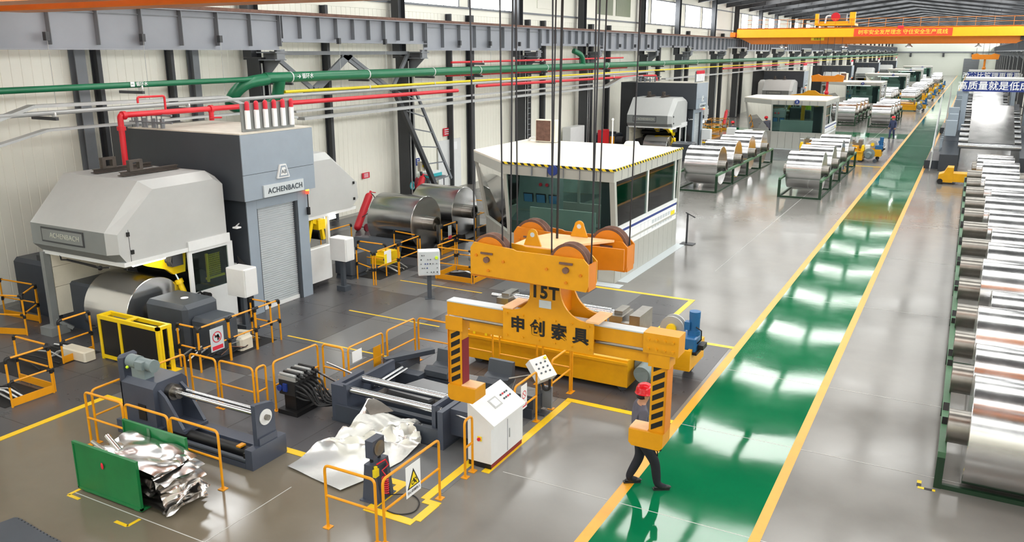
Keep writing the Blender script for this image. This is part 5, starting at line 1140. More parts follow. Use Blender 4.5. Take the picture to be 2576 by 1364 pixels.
# ================================================================== cranes
def bridge(label, y, x0, x1, near=False):
    t = thing('bridge_crane', label, 'crane', (x0, y, 8.2)); o = t.location
    for k, yy in enumerate((y - 1.0, y + 1.2)):
        q = MB(o); q.prism([(x0 + .2, 8.3), (x0 + 1.6, 7.66), (x1 - 1.6, 7.66), (x1 - .2, 8.3), (x1 - .2, 9.1), (x0 + .2, 9.1)], 'y', yy - .3, yy + .3); g = q.build('box_girder', 'crane_orange_shade', t, smooth=False)
        q = MB(o); q.box(x0 + .2, x1 - .2, yy - .45, yy + .45, 9.1, 9.14); q.build('top_flange', 'crane_orange_shade', g, smooth=False)
        q = MB(o); q.box(x0 + 1.6, x1 - 1.6, yy - .4, yy + .4, 7.62, 7.66); q.build('bottom_flange', 'crane_orange_shade', g, smooth=False)
        q = MB(o); q.bar((x0 + .5, yy - .42, 9.9), (x1 - .5, yy - .42, 9.9), .04); q.bar((x0 + .5, yy - .42, 9.5), (x1 - .5, yy - .42, 9.5), .03)
        for i in range(18): x = x0 + .6 + (x1 - x0 - 1.2) * i / 17; q.bar((x, yy - .42, 9.12), (x, yy - .42, 9.92), .035)
        if k == 0: q.build('handrail', 'crane_orange_shade', g, smooth=False)
    q = MB(o); q.box(x0 + .3, x1 - .3, y - 2.0, y - 1.4, 8.24, 8.28); q.box(x0 + .3, x1 - .3, y - 2.03, y - 2.0, 8.24, 9.02); q.build('walkway_fascia', 'crane_yellow', t, smooth=False)
    for x in (x0 - .05, x1 + .05): q = MB(o); q.box(x - .25, x + .25, y - 2.2, y + 2.4, 8.3, 8.75); ec = q.build('end_carriage', 'crane_orange_shade', t, smooth=False)
    for x in (x0 - .05, x1 + .05):
        for yy in (y - 1.9, y + 2.1): q = MB(o); q.cyl((x - .3, yy, 8.45), (x + .3, yy, 8.45), .18, 16); q.build('wheel', 'red_paint', t)
    for i in range(0 if near else 4):
        for yy in (y - 1.0, y + 1.2):
            x = x0 + (x1 - x0) * (i + .8) / 4.6; q = MB(o); q.lathe([(.06, 7.62), (.1, 7.5), (.3, 7.34), (.28, 7.33), (.0, 7.36)], (x, yy, 0), 'z', 16); lp = q.build('lamp_shade', 'plate_pale', t); q = MB(o); q.ball((x, yy, 7.4), .12, 8); q.build('bulb', 'lamp', lp)
    return t
cr = bridge('yellow overhead bridge crane, girders orange from painted-in shade, with a red slogan banner', 88.0, -21.5, 4.6); o = cr.location
q = MB(o); q.box(-10.3, -2.1, 85.93, 85.96, 8.28, 8.98); bn = q.build('banner', 'banner_red', cr, smooth=False)
text('树牢安全发展理念 守住安全生产底线', .46, 'banner_text', bn, (-6.2, 85.92, 8.63), (1, 0, 0), (0, 0, 1), o=o, bold=.004)
q = MB(o); q.box(-6.6, -6.1, 85.9, 85.93, 8.98, 9.2); q.build('crane_plate', 'red_print', cr, smooth=False)
q = MB(o); q.box(-14.2, -13.0, 86.66, 86.69, 7.95, 8.2); pl = q.build('name_board', 'yellow_print', cr, smooth=False); text('起重机', .22, 'black', pl, (-13.6, 86.65, 8.07), (1, 0, 0), (0, 0, 1), o=o)
q = MB(o); q.box(-14, -10.4, 86.8, 89.4, 9.3, 9.5); q.box(-14, -13.7, 86.7, 87.2, 9.3, 10.4); q.box(-10.9, -10.4, 86.7, 87.2, 9.3, 10.5); q.box(-13.6, -11, 87, 87.1, 9.5, 9.7); tr = q.build('trolley', 'crane_yellow', cr, smooth=False)
q = MB(o); q.cyl((-12.9, 88, 9.95), (-11.3, 88, 9.95), .5, 24); q.build('hoist_drum', 'frame_grey', tr); q = MB(o); q.cyl((-12.2, 87.0, 10.1), (-12.2, 87.3, 10.1), .4, 20); q.build('brake_drum', 'red_paint', tr); q = MB(o); q.tube([(-13.1, 86.9, 9.4), (-13.0, 86.9, 10.2), (-12.6, 86.9, 10.2)], .08, 8, .2); q.build('hose', 'white_metal', tr)
q = MB(o); q.box(3.2, 3.9, 86.55, 87, 7.9, 9.2); q.build('ladder', 'frame_dark', cr, smooth=False)
crn = bridge('orange bridge crane girder overhead, carrying the lifting beam ropes', YH + .15, -21.5, 4.6, True); crn.location.z += .17
# far hooks hanging in the distance
for (x, y, z, e) in ((-12.3, 86.5, 4.1, 'yellow hook block hanging above the third control cabin'), (1.0, 118, 6.0, 'small yellow hook block hanging beyond the blue banners')):
    t = thing('hook_block', e, 'hook block', (x, y, z)); q = MB(t.location); q.prism([(x - 1.4, z), (x + 1.4, z), (x + 1.5, z + .55), (x + .9, z + .7), (x + .6, z + .55), (x - .6, z + .55), (x - .9, z + .7), (x - 1.5, z + .55)], 'y', y - .3, y + .3); q.build('traverse', 'hook_orange', t, smooth=False)
    q = MB(t.location); q.cyl((x, y, z - .9), (x, y, z), .12, 10); q.ball((x, y, z - 1.05), .22, 10); q.build('swivel', 'red_paint' if x < 0 else 'hook_orange', t)
    q = MB(t.location)
    for dx in (-1, -.3, .3, 1): q.tube([(x + dx, y, z + .5), (x + dx, y, 8.2 if x < 0 else 12.3)], .02, 5)
    q.build('rope', 'rope', t)
for (x, y, e) in ((-13.3, 84.0, 'yellow lifting beam resting behind the second control cabin'),):
    t = thing('lifting_beam', e, 'lifting beam', (x, y, 0)); q = MB(t.location); q.prism([(x - 1.9, 2.7), (x + 1.9, 2.7), (x + 1.9, 2.9), (x + .8, 3.05), (x + .3, 3.35), (x - .3, 3.35), (x - .8, 3.05), (x - 1.9, 2.9)], 'y', y - .2, y + .2); q.build('beam', 'hook_yellow', t, smooth=False)
    q = MB(t.location)
    for s in (-.6, .6): q.box(x + s - .15, x + s + .15, y - .2, y + .2, 0, 2.7)
    q.build('leg', 'hook_yellow', t, smooth=False)

# ================================================================== control cabin
def cabin(num, y0=23.0, boards=True):
    t = thing('control_cabin', ('glazed grey control cabin edged with hazard tape, blue 1 disc on its fascia' if num == '1' else 'glazed grey control cabin with plain fascia and a blue 2 disc, beyond the coil racks'), 'cabin', (-11.9, 26, 0)); o = t.location
    # footprint: right-front, left-front, chamfer, rear
    B = [(-8.95, 23.05), (-12.6, 23.05), (-14.7, 25.2), (-14.9, 29.1), (-8.95, 29.1)]
    T = [(-8.95, 22.72), (-12.62, 22.8), (-15.05, 25.1), (-15.15, 29.15), (-8.92, 29.15)]
    FT = [(-8.88, 22.62), (-12.66, 22.72), (-15.18, 25.1), (-15.2, 29.25), (-8.88, 29.25)]
    q = MB(o); v = [(x, y, 3.5) for x, y in FT] + [(x, y, 3.56) for x, y in FT]; q.add(v, [(0, 1, 2, 3, 4), (9, 8, 7, 6, 5)] + [(i, i + 5, (i + 1) % 5 + 5, (i + 1) % 5) for i in range(5)]); q.build('roof', 'cabin_roof', t, smooth=False)
    q = MB(o); v = [(x, y, 3.18) for x, y in FT] + [(x, y, 3.5) for x, y in FT]; q.add(v, [(0, 1, 2, 3, 4)] + [(i, i + 5, (i + 1) % 5 + 5, (i + 1) % 5) for i in range(5)]); fa = q.build('fascia', 'cabin_panel', t, smooth=False)
    # fascia seams
    q = MB(o)
    for k in range(1, 7): x = -8.9 - k * .54; q.box(x - .006, x + .006, 22.6, 22.7, 3.2, 3.48)
    for k in range(1, 12): yy = 22.7 + k * .54; q.box(-8.885, -8.872, yy - .006, yy + .006, 3.2, 3.48)
    q.build('fascia_seam', 'frame_grey', fa, smooth=False)
    if num == '1':
        q = MB(o); q.prism([(-8.86, 22.6), (-12.66, 22.7), (-12.66, 22.66), (-8.86, 22.56)], 'z', 3.5, 3.575); q.build('hazard_tape', 'hazard_x', fa, smooth=False)
        q = MB(o); q.box(-8.9, -8.85, 22.58, 29.25, 3.5, 3.575); q.build('hazard_tape', 'hazard_y', fa, smooth=False)
    q = MB(o); q.cyl((-10.85, 22.64, 3.42), (-10.85, 22.54, 3.42), .16, 24); nb = q.build('number_disc', 'sign_blue', fa, smooth=False)
    text(num, .2, 'white_print', nb, (-10.85, 22.535, 3.42), (1, 0, 0), (0, 0, 1), o=o, bold=.004)
    # base walls of upright panels
    for i in range(4 if True else 5):
        a, b = [((B[0]), B[1]), (B[1], B[2]), (B[2], B[3]), (B[4], B[0])][i]
        a = Vector((a[0], a[1], 0)); b = Vector((b[0], b[1], 0)); L = (b - a).length; n = max(1, round(L / .52)); d = (b - a) / n
        for k in range(n):
            p0 = a + d * (k + .015); p1 = a + d * (k + .985); q = MB(o); q.bar(p0 + Vector((0, 0, .62)), p1 + Vector((0, 0, .62)), .06, 1.14); q.build('wall_panel', 'cabin_panel', t, smooth=False)
        q = MB(o); q.bar(a + Vector((0, 0, 1.21)), b + Vector((0, 0, 1.21)), .1, .06); q.bar(a + Vector((0, 0, .03)), b + Vector((0, 0, .03)), .05, .06); q.build('sill', 'cabin_panel', t, smooth=False)
    q = MB(o); q.bar((-8.95, 29.1, .62), (-14.9, 29.1, .62), .06, 1.2); q.build('rear_wall', 'cabin_panel', t, smooth=False); q = MB(o); q.box(-14.9, -12.9, 29.1, 29.12, 1.24, 3.2); q.build('pane', 'tint_glass', t, smooth=False); q = MB(o); q.box(-12.8, -9.0, 29.1, 29.12, 1.24, 3.2); q.build('pane', 'tint_glass', t, smooth=False); q = MB(o); q.box(-12.9, -12.8, 29.07, 29.13, 1.2, 3.2); q.build('mullion', 'cabin_panel', t, smooth=False)
    # corner mullions and glass
    def mull(i, w=.12): q = MB(o); q.bar((B[i][0], B[i][1], 1.2), (T[i][0], T[i][1], 3.2), w, w); q.build('mullion', 'cabin_panel', t, smooth=False)
    for i in range(5): mull(i, .16 if i == 0 else .1)
    for i, j in ((0, 1), (1, 2), (2, 3)):
        q = MB(o); dn = Vector((B[j][1] - B[i][1], B[i][0] - B[j][0], 0)).normalized() * .012
        vs = [Vector((B[i][0], B[i][1], 1.24)), Vector((B[j][0], B[j][1], 1.24)), Vector((T[j][0], T[j][1], 3.2)), Vector((T[i][0], T[i][1], 3.2))]
        q.add(vs + [p + dn for p in vs], [(0, 1, 2, 3), (7, 6, 5, 4), (0, 4, 5, 1), (1, 5, 6, 2), (2, 6, 7, 3), (3, 7, 4, 0)]); q.build('pane', 'tint_glass', t, smooth=False)
    q = MB(o); q.box(-9.0, -8.94, 25.8, 25.9, 1.72, 3.2); q.box(-9.0, -8.93, 23.0, 29.1, 1.62, 1.74); q.box(-9.0, -8.94, 28.7, 28.8, 1.72, 3.2); q.build('window_bar', 'white_metal', t, smooth=False)
    q = MB(o); q.box(-9.0, -8.96, 23.05, 29.1, 1.2, 1.65); q.build('spandrel', 'cabin_panel', t, smooth=False)
    for a, b in ((23.1, 25.8), (25.9, 28.7)): q = MB(o); q.box(-8.98, -8.965, a, b, 1.74, 3.2); q.build('pane', 'tint_glass', t, smooth=False)
    # inside
    q = MB(o); q.box(-14.4, -9.2, 23.4, 29.0, .02, .12); q.build('cabin_floor', 'cabin_in', t, smooth=False)
    q = MB(o); q.box(-12.1, -9.8, 23.5, 23.56, .2, 2.05); q.build('white_screen', 'white_metal', t, smooth=False)
    cs = MB(o); cs.prism([(25.6, .1), (26.5, .1), (26.5, 2.6), (26.2, 2.6), (26.0, 1.35), (25.5, 1.1)], 'x', -13.9, -12.3); co = cs.build('console', 'motor_grey', t, smooth=False)
    for k in range(3):
        x = -13.65 + k * .5; q = MB(o); q.bar((x, 26.05, 1.85), (x + .38, 26.05, 1.85), .04, .36, up=Vector((0, -.2, 1))); mo = q.build('monitor', 'black', co, smooth=False)
        q = MB(o); q.bar((x + .03, 26.02, 1.85), (x + .35, 26.02, 1.85), .015, .29, up=Vector((0, -.2, 1))); q.build('screen', 'screen', mo, smooth=False)
    q = MB(o)
    for k in range(2): q.cyl((-13.0 + .25 * k, 26.1, 2.35), (-13.0 + .25 * k, 26.05, 2.35), .06, 12)
    q.build('alarm_lamp', 'red_print', co)
    q = MB(o); q.box(-9.95, -9.35, 24.3, 24.7, .1, 3.0); q.build('dark_locker', 'gear_grey', t, smooth=False)
    q = MB(o); q.box(-11.8, -9.6, 27.2, 27.8, .7, .76); q.box(-11.7, -11.6, 27.3, 27.7, .1, .7); q.box(-9.8, -9.7, 27.3, 27.7, .1, .7); q.build('desk', 'cabin_in', t, smooth=False)
    q = MB(o); q.box(-9.7, -9.05, 26.9, 28.3, .1, 2.4); q.build('white_cabinet', 'white_metal', t, smooth=False)
    for yy in (24.6, 26.8): q = MB(o); q.box(-13.2, -10.2, yy - .06, yy + .06, 3.1, 3.16); q.build('ceiling_lamp', 'cabin_lamp', t, smooth=False)
    if boards:
        q = MB(o); q.box(-8.93, -8.91, 23.15, 28.95, 1.02, 1.62); bd = q.build('notice_board', 'white_print', t, smooth=False)
        q = MB(o); q.box(-8.912, -8.905, 23.15, 28.95, 1.54, 1.62); q.build('blue_header', 'sign_blue', bd, smooth=False)
        q = MB(o)
        for z in (1.18, 1.46): q.box(-8.91, -8.907, 23.2, 26.2, z, z + .006)
        for yy in (25.2, 25.55, 25.9): q.box(-8.91, -8.907, yy, yy + .01, 1.05, 1.5)
        for k in range(16): q.box(-8.91, -8.907, 26.3 + (k % 8) * .28, 26.5 + (k % 8) * .28, 1.12 + .18 * (k // 8), 1.24 + .18 * (k // 8))
        q.build('table_print', 'plate_pale', bd, smooth=False)
        q = MB(o); q.box(-8.91, -8.906, 28.3, 28.75, 1.2, 1.38); q.build('yellow_slip', 'yellow_print', bd, smooth=False)
    q = MB(o); q.box(-8.95, -8.6, 23.3, 29.3, .0, .01); q.box(-12.6, -8.6, 22.6, 23.0, .0, .01); q.build('floor_skirt', 'plate_pale', t, smooth=False)
    return t
cb1 = cabin('1'); 
cb2 = cabin('2'); cb2.location.y += DY
for k in range(2, 6): dup(cb2, (0, DY * (k - 1), 0), 'distant glazed control cabin, %s in the row from the cabin marked 1' % ['third', 'fourth', 'fifth', 'sixth'][k - 2])
# air conditioners on / behind the cabin roof
def acunit(label, loc, rz=0.):
    t = thing('air_conditioner', label, 'air conditioner', loc, rz)
    q = MB(); q.cbox(-.42, .42, -.17, .17, .02, .85, .02); q.build('case', 'cream', t, smooth=False)
    q = MB(); q.box(-.38, .22, -.18, -.165, .06, .82)
    for k in range(14): q.box(-.38, .22, -.19, -.18, .08 + k * .053, .1 + k * .053)
    q.build('grille', 'rust', t, smooth=False)
    q = MB(); q.box(-.4, -.3, -.15, .15, 0, .02); q.box(.3, .4, -.15, .15, 0, .02); q.build('foot', 'frame_dark', t, smooth=False)
    q = MB(); q.tube([(-.42, .05, .1), (-.6, .05, .15), (-.75, .05, .1), (-.85, .1, .01)], .05, 8); q.build('hose', 'white_metal', t)
    return t
acunit('cream air conditioner unit on the roof of the cabin marked 1', (-14.0, 28.6, 3.56)); acunit('cream air conditioner unit on the roof of the distant cabin row', (-13.6, 28.4 + DY * 2, 3.56))
t = thing('roof_box', 'small white ridged box on the back edge of the first cabin roof', 'box', (-10.7, 28.9, 3.56)); q = MB(t.location); q.prism([(-11.0, 3.56), (-10.4, 3.56), (-10.5, 3.72), (-10.9, 3.72)], 'y', 28.8, 29.05); q.build('case', 'white_metal', t, smooth=False)
t = thing('roof_pole', 'thin white pole standing at the back of the first cabin roof', 'pole', (-11.5, 29.0, 3.56)); q = MB(t.location); q.tube([(-11.5, 29, 3.56), (-11.5, 29, 4.45)], .025, 6); q.ball((-11.5, 29, 4.48), .05, 8); q.build('shaft', 'white_metal', t)
t = thing('standing_desk', 'dark lectern-like stand beside the rear corner of the first cabin', 'stand', (-8.55, 29.4, 0)); q = MB(t.location); q.bar((-8.6, 29.4, 0), (-8.6, 29.4, 1.15), .06); q.bar((-8.65, 29.3, 1.2), (-8.35, 29.5, 1.0), .04); q.box(-8.8, -8.3, 29.2, 29.6, 0, .03); q.build('frame', 'frame_dark', t, smooth=False)
# ================================================================== coil racks
def rack(label, x0, x1, y0, y1, n=4, group=None, zt=.95):
    t = thing('coil_rack', label, 'rack', ((x0 + x1) / 2, y0, 0), group=group); o = t.location
    for x, s in ((x0, 1), (x1, -1)):
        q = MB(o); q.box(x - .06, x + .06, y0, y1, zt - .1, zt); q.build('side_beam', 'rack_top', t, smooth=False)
    for k in range(n + 1):
        yy = y0 + .05 + (y1 - y0 - .1) * k / n
        for x in (x0, x1): q = MB(o); q.box(x - .06, x + .06, yy - .05, yy + .05, 0, zt - .1); q.build('post', 'rack_green', t, smooth=False)
        q = MB(o); q.box(x0, x1, yy - .04, yy + .04, .0, .08); q.build('cross_tie', 'rack_green', t, smooth=False)
    for x in (x0, x1): q = MB(o); q.box(x - .04, x + .04, y0, y1, 0, .06); q.build('ground_beam', 'rack_green', t, smooth=False)
    for k in range(n):
        for s in (-.32, .32):
            yy = y0 + (y1 - y0) * (k + .5) / n + s
            for x in (x0, x1): q = MB(o); q.prism([(yy - .06, zt), (yy + .06, zt), (yy + .03 * (1 if s > 0 else -1), zt + .12)], 'x', x - .05, x + .05); q.build('chock', 'black', t, smooth=False)
    return t
def rack_coil(label, xc, y, z, w, r, rc, ext, group):
    return coil(label, (y, z), xc - w / 2, xc + w / 2, r, rc, (ext, ext), group=group, name='aluminium_coil')
rA = rack('dark green four-bay coil rack standing alone in the bay nearest the walkway', -7.7, -5.78, 41.6, 55.0, 4)
rB = rack('dark green coil rack just past the first cabin', -12.75, -10.7, 41.2, 54.6, 4)
CA = rack_coil('first aluminium coil from the first cabin on the rack nearest the walkway', -6.74, 43.2, 1.2, 1.66, .92, .25, .24, 'coils on the walkway-side rack'); CB = None
for k in range(1, 4): dup(CA, (0, k * 3.3, 0), ['', 'second', 'third', 'last'][k] + ' aluminium coil from the first cabin on the rack nearest the walkway')
CB = rack_coil('first aluminium coil on the green rack just behind the first cabin', -11.72, 42.8, 1.2, 1.72, .98, .25, .24, 'coils on the rack behind the first cabin')
for k in range(1, 4): dup(CB, (0, k * 3.3, 0), ['', 'second', 'third', 'last'][k] + ' aluminium coil on the green rack just behind the first cabin')
for j, (xc, y0, nn) in enumerate(((-7.2, 85.4, 4), (-10.4, 86.2, 4), (-7.1, 120, 4), (-9.8, 118, 3), (-7.2, 142, 3), (-7.3, 165, 3), (-9.8, 193, 3), (-6.8, 197, 2), (-7.4, 216, 2))):
    gl = 'distant green coil rack standing along the walkway past the second cabin'
    dup(rA, loc=(xc, y0, 0), label=gl, group='distant coil racks')
    for k in range(4): dup(CA, loc=(xc, y0 + 1.6 + 3.3 * k, 1.2), label='bright aluminium coil on a distant rack along the walkway', group='coils on the distant racks')
# ---- long row opposite
rn = random.Random(21)
Ys = [14.5, 16.85, 19.0, 21.2, 23.8, 26.4, 29.3, 32.3, 35.2, 38, 41, 44, 47]
lr = rack('long dark green floor rack carrying the row of coils across the walkway', .3, 2.9, 14.0, 48.5, 11, zt=.65)
WD = [(.92, 2.55), (1.0, 2.5), (.78, 2.5), (.98, 2.45), (.8, 2.5), (.95, 2.6), (1.1, 2.4), (1.05, 2.5), (.95, 2.5), (1.2, 2.4), (1.0, 2.5), (.9, 2.4), (.95, 2.5)]
WD[0] = (.62, 2.5); WD[1] = (.66, 2.5); WD[2] = (.68, 2.5)
for k, yy in enumerate(Ys):
    a, b = WD[k]; r = (.9, .72, .86, .68, .84, .78, .64, .74, .76, .64, .74, .7, .74)[k]; rc = .28
    coil(['first', 'second', 'third', 'fourth', 'fifth', 'sixth', 'seventh', 'eighth', 'ninth', 'tenth', 'eleventh', 'twelfth', 'last'][k] + ' bright coil of the long row, counted from its hazard-marked end', (yy, .93), a, b, r, rc, (a - .33, .35), group='coils in the long row across the walkway')

# ================================================================== slitting lines with blue banners
def slitter(label, y, words, size):
    t = thing('slitting_line', label, 'machine', (1.2, y, 0)); o = t.location
    q = MB(o); q.box(-.5, 3.4, y - .3, y - .22, 4.5, 5.15); bn = q.build('banner', 'sign_blue', t, smooth=False)
    text(words, size, 'white_print', bn, (1.45, y - .31, 4.82), (1, 0, 0), (0, 0, 1), o=o, bold=.006)
    q = MB(o); q.prism([(y - .3, 5.17), (y + 3.5, 5.17), (y + 3.5, 5.3), (y + .1, 5.36), (y - .3, 5.3)], 'x', -.4, 3.5); q.build('canopy', 'hood', t, smooth=False)
    for x in (-.3, 3.3):
        for yy in (y, y + 3.2): q = MB(o); q.box(x - .15, x + .15, yy - .15, yy + .15, 0, 5.2); q.build('leg', 'mill_blue_lit', t, smooth=False)
    q = MB(o); q.prism([(y - 5, 0), (y + 6, 0), (y + 6, 2.0), (y + 1, 2.4), (y - 2, 1.5), (y - 5, 1.0)], 'x', -1.2, -.2); q.build('left_frame', 'mill_dark', t, smooth=False)
    q = MB(o); q.prism([(y - 5, 0), (y + 6, 0), (y + 6, 2.0), (y + 1, 2.4), (y - 2, 1.5), (y - 5, 1.0)], 'x', 2.9, 3.9); q.build('right_frame', 'mill_dark', t, smooth=False)
    for k in range(8): q = MB(o); q.cyl((-.3, y - 4.2 + k * 1.05, 1.5 + .22 * k), (2.95, y - 4.2 + k * 1.05, 1.5 + .22 * k), .17, 18); q.build('bridle_roll', 'steel_roll', t)
    q = MB(o); q.grid([[(x, y - 4.2 + k * 1.05, 1.69 + .22 * k) for x in (.2, 1.4, 2.6)] for k in range(9)]); q.build('strip', 'alu', t)
    for k in range(5): q = MB(o); q.box(-1.1 + .1 * (k % 2), -.5, y - 3.8 + k * 1.5, y - 3.2 + k * 1.5, 2.0, 2.9 + .3 * (k % 3)); q.box(-1.3, -1.15, y - 3.5 + k * 1.5, y - 3.2 + k * 1.5, 1.0, 1.8); q.build('actuator', 'mill_blue_lit', t, smooth=False)
    q = MB(o); q.bar((-1.6, y - 6, .2), (-1.6, y + 1, 3.2), .06, .25); q.bar((-1.6, y - 6, 1.2), (-1.6, y + 1, 4.2), .05); 
    for k in range(7): q.bar((-1.6, y - 6 + k, .2 + k * .43), (-1.6, y - 6 + k, 1.2 + k * .43), .04)
    q.build('stair_rail', 'tray', t, smooth=False)
    q = MB(o); q.bar((-2.0, y - 4, .25), (-.9, y - 4, .25), .1, .5); q.box(-1.9, -.9, y - 4, y + 2, 0, .5); q.build('side_platform', 'charcoal', t, smooth=False)
    for k, (yy, r) in enumerate(((y - 5.8, .62), (y - 8.3, .66), (y - 10.6, .6))):
        pass
    return t
slitter('slate slitting line under a blue banner, next to the yellow coil car', 60.5, '高质量就是低成本', .56)
slitter('farther slate slitting line under a blue banner, beyond the first slitting line', 86.0, '改善比管理更重要!', .56)
yb = thing('yellow_coil_car', 'low yellow coil car at the end of the long coil row', 'cart', (.3, 50.5, 0)); q = MB(yb.location); q.prism([(-1.0, .1), (-.3, .1), (-.3, .9), (-.6, .9), (-.75, .6), (-1.0, .5)], 'y', 50, 51); q.box(-.3, 3.6, 50, 51, .15, .6); q.build('frame', 'cart_yellow', yb, smooth=False); q = MB(yb.location); q.cyl((-.9, 49.95, .15), (-.9, 51.05, .15), .14, 14); q.cyl((3.2, 49.95, .15), (3.2, 51.05, .15), .14, 14); q.build('wheel', 'black', yb)
for k, (yy, r) in enumerate(((51.9, .7), (53.7, .66))): coil('bright aluminium coil waiting between the yellow coil car and the blue banner', (yy, r + .002), .75, 2.5, r, .25, (.2, .3), group='coils at the slitting line entry')

# ================================================================== people
def person(label, loc, rz, coat='jacket', holds=False, stride=.32, scale=1., lean=0.):
    t = thing('person', label, 'person', loc, rz)
    # skeleton facing +Y, right hand +X
    J_ = {'pel': (0, 0, .95), 'sp': (0, .0, 1.12), 'ch': (0, .02, 1.33), 'nk': (0, .03, 1.5), 'hd': (0, .06, 1.6), 'tp': (0, .07, 1.7)}
    for s, n in ((-1, 'l'), (1, 'r')):
        f = stride * (1 if n == 'r' else -1)
        J_[n + 'hip'] = (.1 * s, 0, .9); J_[n + 'kn'] = (.115 * s, .06 + f * .45, .5); J_[n + 'an'] = (.12 * s, f * .95 - (0 if f > 0 else .02), .1 if f > 0 else .11); J_[n + 'to'] = (.14 * s, f * .95 + .17, .05 if f > 0 else .05)
        J_[n + 'sh'] = (.19 * s, .02, 1.41); J_[n + 'el'] = (.26 * s, -.02, 1.15)
        if holds and n == 'r': J_[n + 'wr'] = (.2 * s, .17, .98); J_[n + 'hn'] = (.16 * s, .23, .95)
        else: J_[n + 'wr'] = (.28 * s, .1 - .08 * f, .92); J_[n + 'hn'] = (.28 * s, .13 - .08 * f, .85)
    for k_ in J_:
        if k_[1:] not in ('kn', 'an', 'to'): p_ = J_[k_]; J_[k_] = (p_[0], p_[1] + lean * (.6 if 'hip' in k_ or k_ == 'pel' else 1), p_[2])
    E_ = [('pel', 'sp'), ('sp', 'ch'), ('ch', 'nk'), ('nk', 'hd'), ('hd', 'tp')]
    for n in 'lr': E_ += [('pel', n + 'hip'), (n + 'hip', n + 'kn'), (n + 'kn', n + 'an'), (n + 'an', n + 'to'), ('ch', n + 'sh'), (n + 'sh', n + 'el'), (n + 'el', n + 'wr'), (n + 'wr', n + 'hn')]
    RAD = {'pel': (.17, .145), 'sp': (.175, .145), 'ch': (.2, .15), 'nk': (.06, .06), 'hd': (.085, .1), 'tp': (.075, .085)}
    for n in 'lr': RAD.update({n + 'hip': (.115, .125), n + 'kn': (.085, .09), n + 'an': (.07, .075), n + 'to': (.045, .04), n + 'sh': (.085, .085), n + 'el': (.068, .068), n + 'wr': (.05, .05), n + 'hn': (.036, .042)})
    for n, s in (('l', -1), ('r', 1)):           # five fingers per hand
        h = Vector(J_[n + 'hn']); w_ = Vector(J_[n + 'wr']); d = (h - w_).normalized()
        side = Vector((0, 1, 0)) if abs(d.z) > .6 else Vector((0, 0, 1))
        for k in range(4):
            a = n + 'f%d' % k; J_[a] = tuple(h + d * (.075 + .01 * (k in (1, 2))) + side * (-.03 + .02 * k) + Vector((-s * .012, 0, 0))); E_.append((n + 'hn', a)); RAD[a] = (.009, .009)
        a = n + 'th'; J_[a] = tuple(h + d * .02 + side * .06); E_.append((n + 'hn', a)); RAD[a] = (.011, .011)
    ks = list(J_); me = bpy.data.meshes.new('skeleton'); me.from_pydata([J_[k] for k in ks], [(ks.index(a), ks.index(b)) for a, b in E_], [])
    ob = bpy.data.objects.new('skeleton', me); COL.objects.link(ob)
    ob.modifiers.new('s', 'SKIN'); m2 = ob.modifiers.new('u', 'SUBSURF'); m2.levels = 2; m2.render_levels = 2
    for i, k in enumerate(ks): me.skin_vertices[0].data[i].radius = RAD[k]; me.skin_vertices[0].data[i].use_root = (k == 'pel')
    bm = bpy.data.meshes.new_from_object(ob.evaluated_get(bpy.context.evaluated_depsgraph_get())); bpy.data.objects.remove(ob)
    for m_ in ('skin', coat, 'trousers', 'shoe'): bm.materials.append(M[m_])
    wr = [Vector(J_['lwr']), Vector(J_['rwr'])]; hn = [Vector(J_['lhn']), Vector(J_['rhn'])]
    zmin = min(v.co.z for v in bm.vertices)
    for v in bm.vertices: v.co.z -= zmin
    for p in bm.polygons:
        c = p.center + Vector((0, 0, zmin)); i = 1
        if c.z > 1.5 and abs(c.x) < .13: i = 0
        elif any((c - h).dot(h - w_) > -.002 and (c - h).length < .16 for h, w_ in zip(hn, wr)): i = 0
        elif c.z < .09: i = 3
        elif c.z < .84 and not (abs(c.x) > .22 and c.z > .7): i = 2 if coat != 'overall' else 1
        p.material_index = i; p.use_smooth = True
    bo = bpy.data.objects.new('body', bm); COL.objects.link(bo); bo.parent = t
    dz = -zmin
    q = MB(); 
    hc = Vector((0, .065 + lean, 1.69 + dz)); q.lathe([(.0, .15), (.06, .143), (.11, .115), (.138, .06), (.145, .0), (.158, -.015), (.15, -.02), (.135, -.01)], hc, 'z', 20); q.prism([(-.09, .1 + lean), (.09, .1 + lean), (.06, .22 + lean), (-.06, .22 + lean)], 'z', hc.z - .012, hc.z - .002); q.build('helmet', 'helmet', t)
    q = MB(); q.ball((0, .165 + lean, 1.615 + dz), (.014, .022, .024), 8); q.build('nose', 'skin', t)
    q = MB(); q.ball((-.035, .15 + lean, 1.645 + dz), (.012, .008, .008), 8); q.build('eye', 'black', t); q = MB(); q.ball((.035, .15 + lean, 1.645 + dz), (.012, .008, .008), 8); q.build('eye', 'black', t)
    q = MB(); q.ball((-.095, .06 + lean, 1.63 + dz), (.014, .02, .032), 8); q.build('ear', 'skin', t); q = MB(); q.ball((.095, .06 + lean, 1.63 + dz), (.014, .02, .032), 8); q.build('ear', 'skin', t)
    q = MB(); q.ball((0, .02 + lean, 1.62 + dz), (.095, .09, .06), 12); q.build('hair', 'black', t)
    q = MB(); q.box(-.025, .025, .149 + lean, .156 + lean, 1.575 + dz, 1.581 + dz); q.build('mouth', 'dark_red', t)
    for n in 'lr':
        a = Vector(J_[n + 'an']); b = Vector(J_[n + 'to']); q = MB(); q.ball(((a.x + b.x) / 2, (a.y + b.y) / 2, .045), (.05, .15, .045), 12); q.box(min(a.x, b.x) - .03, max(a.x, b.x) + .03, a.y - .07, b.y + .03, .0, .03); q.build('shoe', 'shoe', t)
    if scale != 1: t.scale = (scale,) * 3
    return t, dz
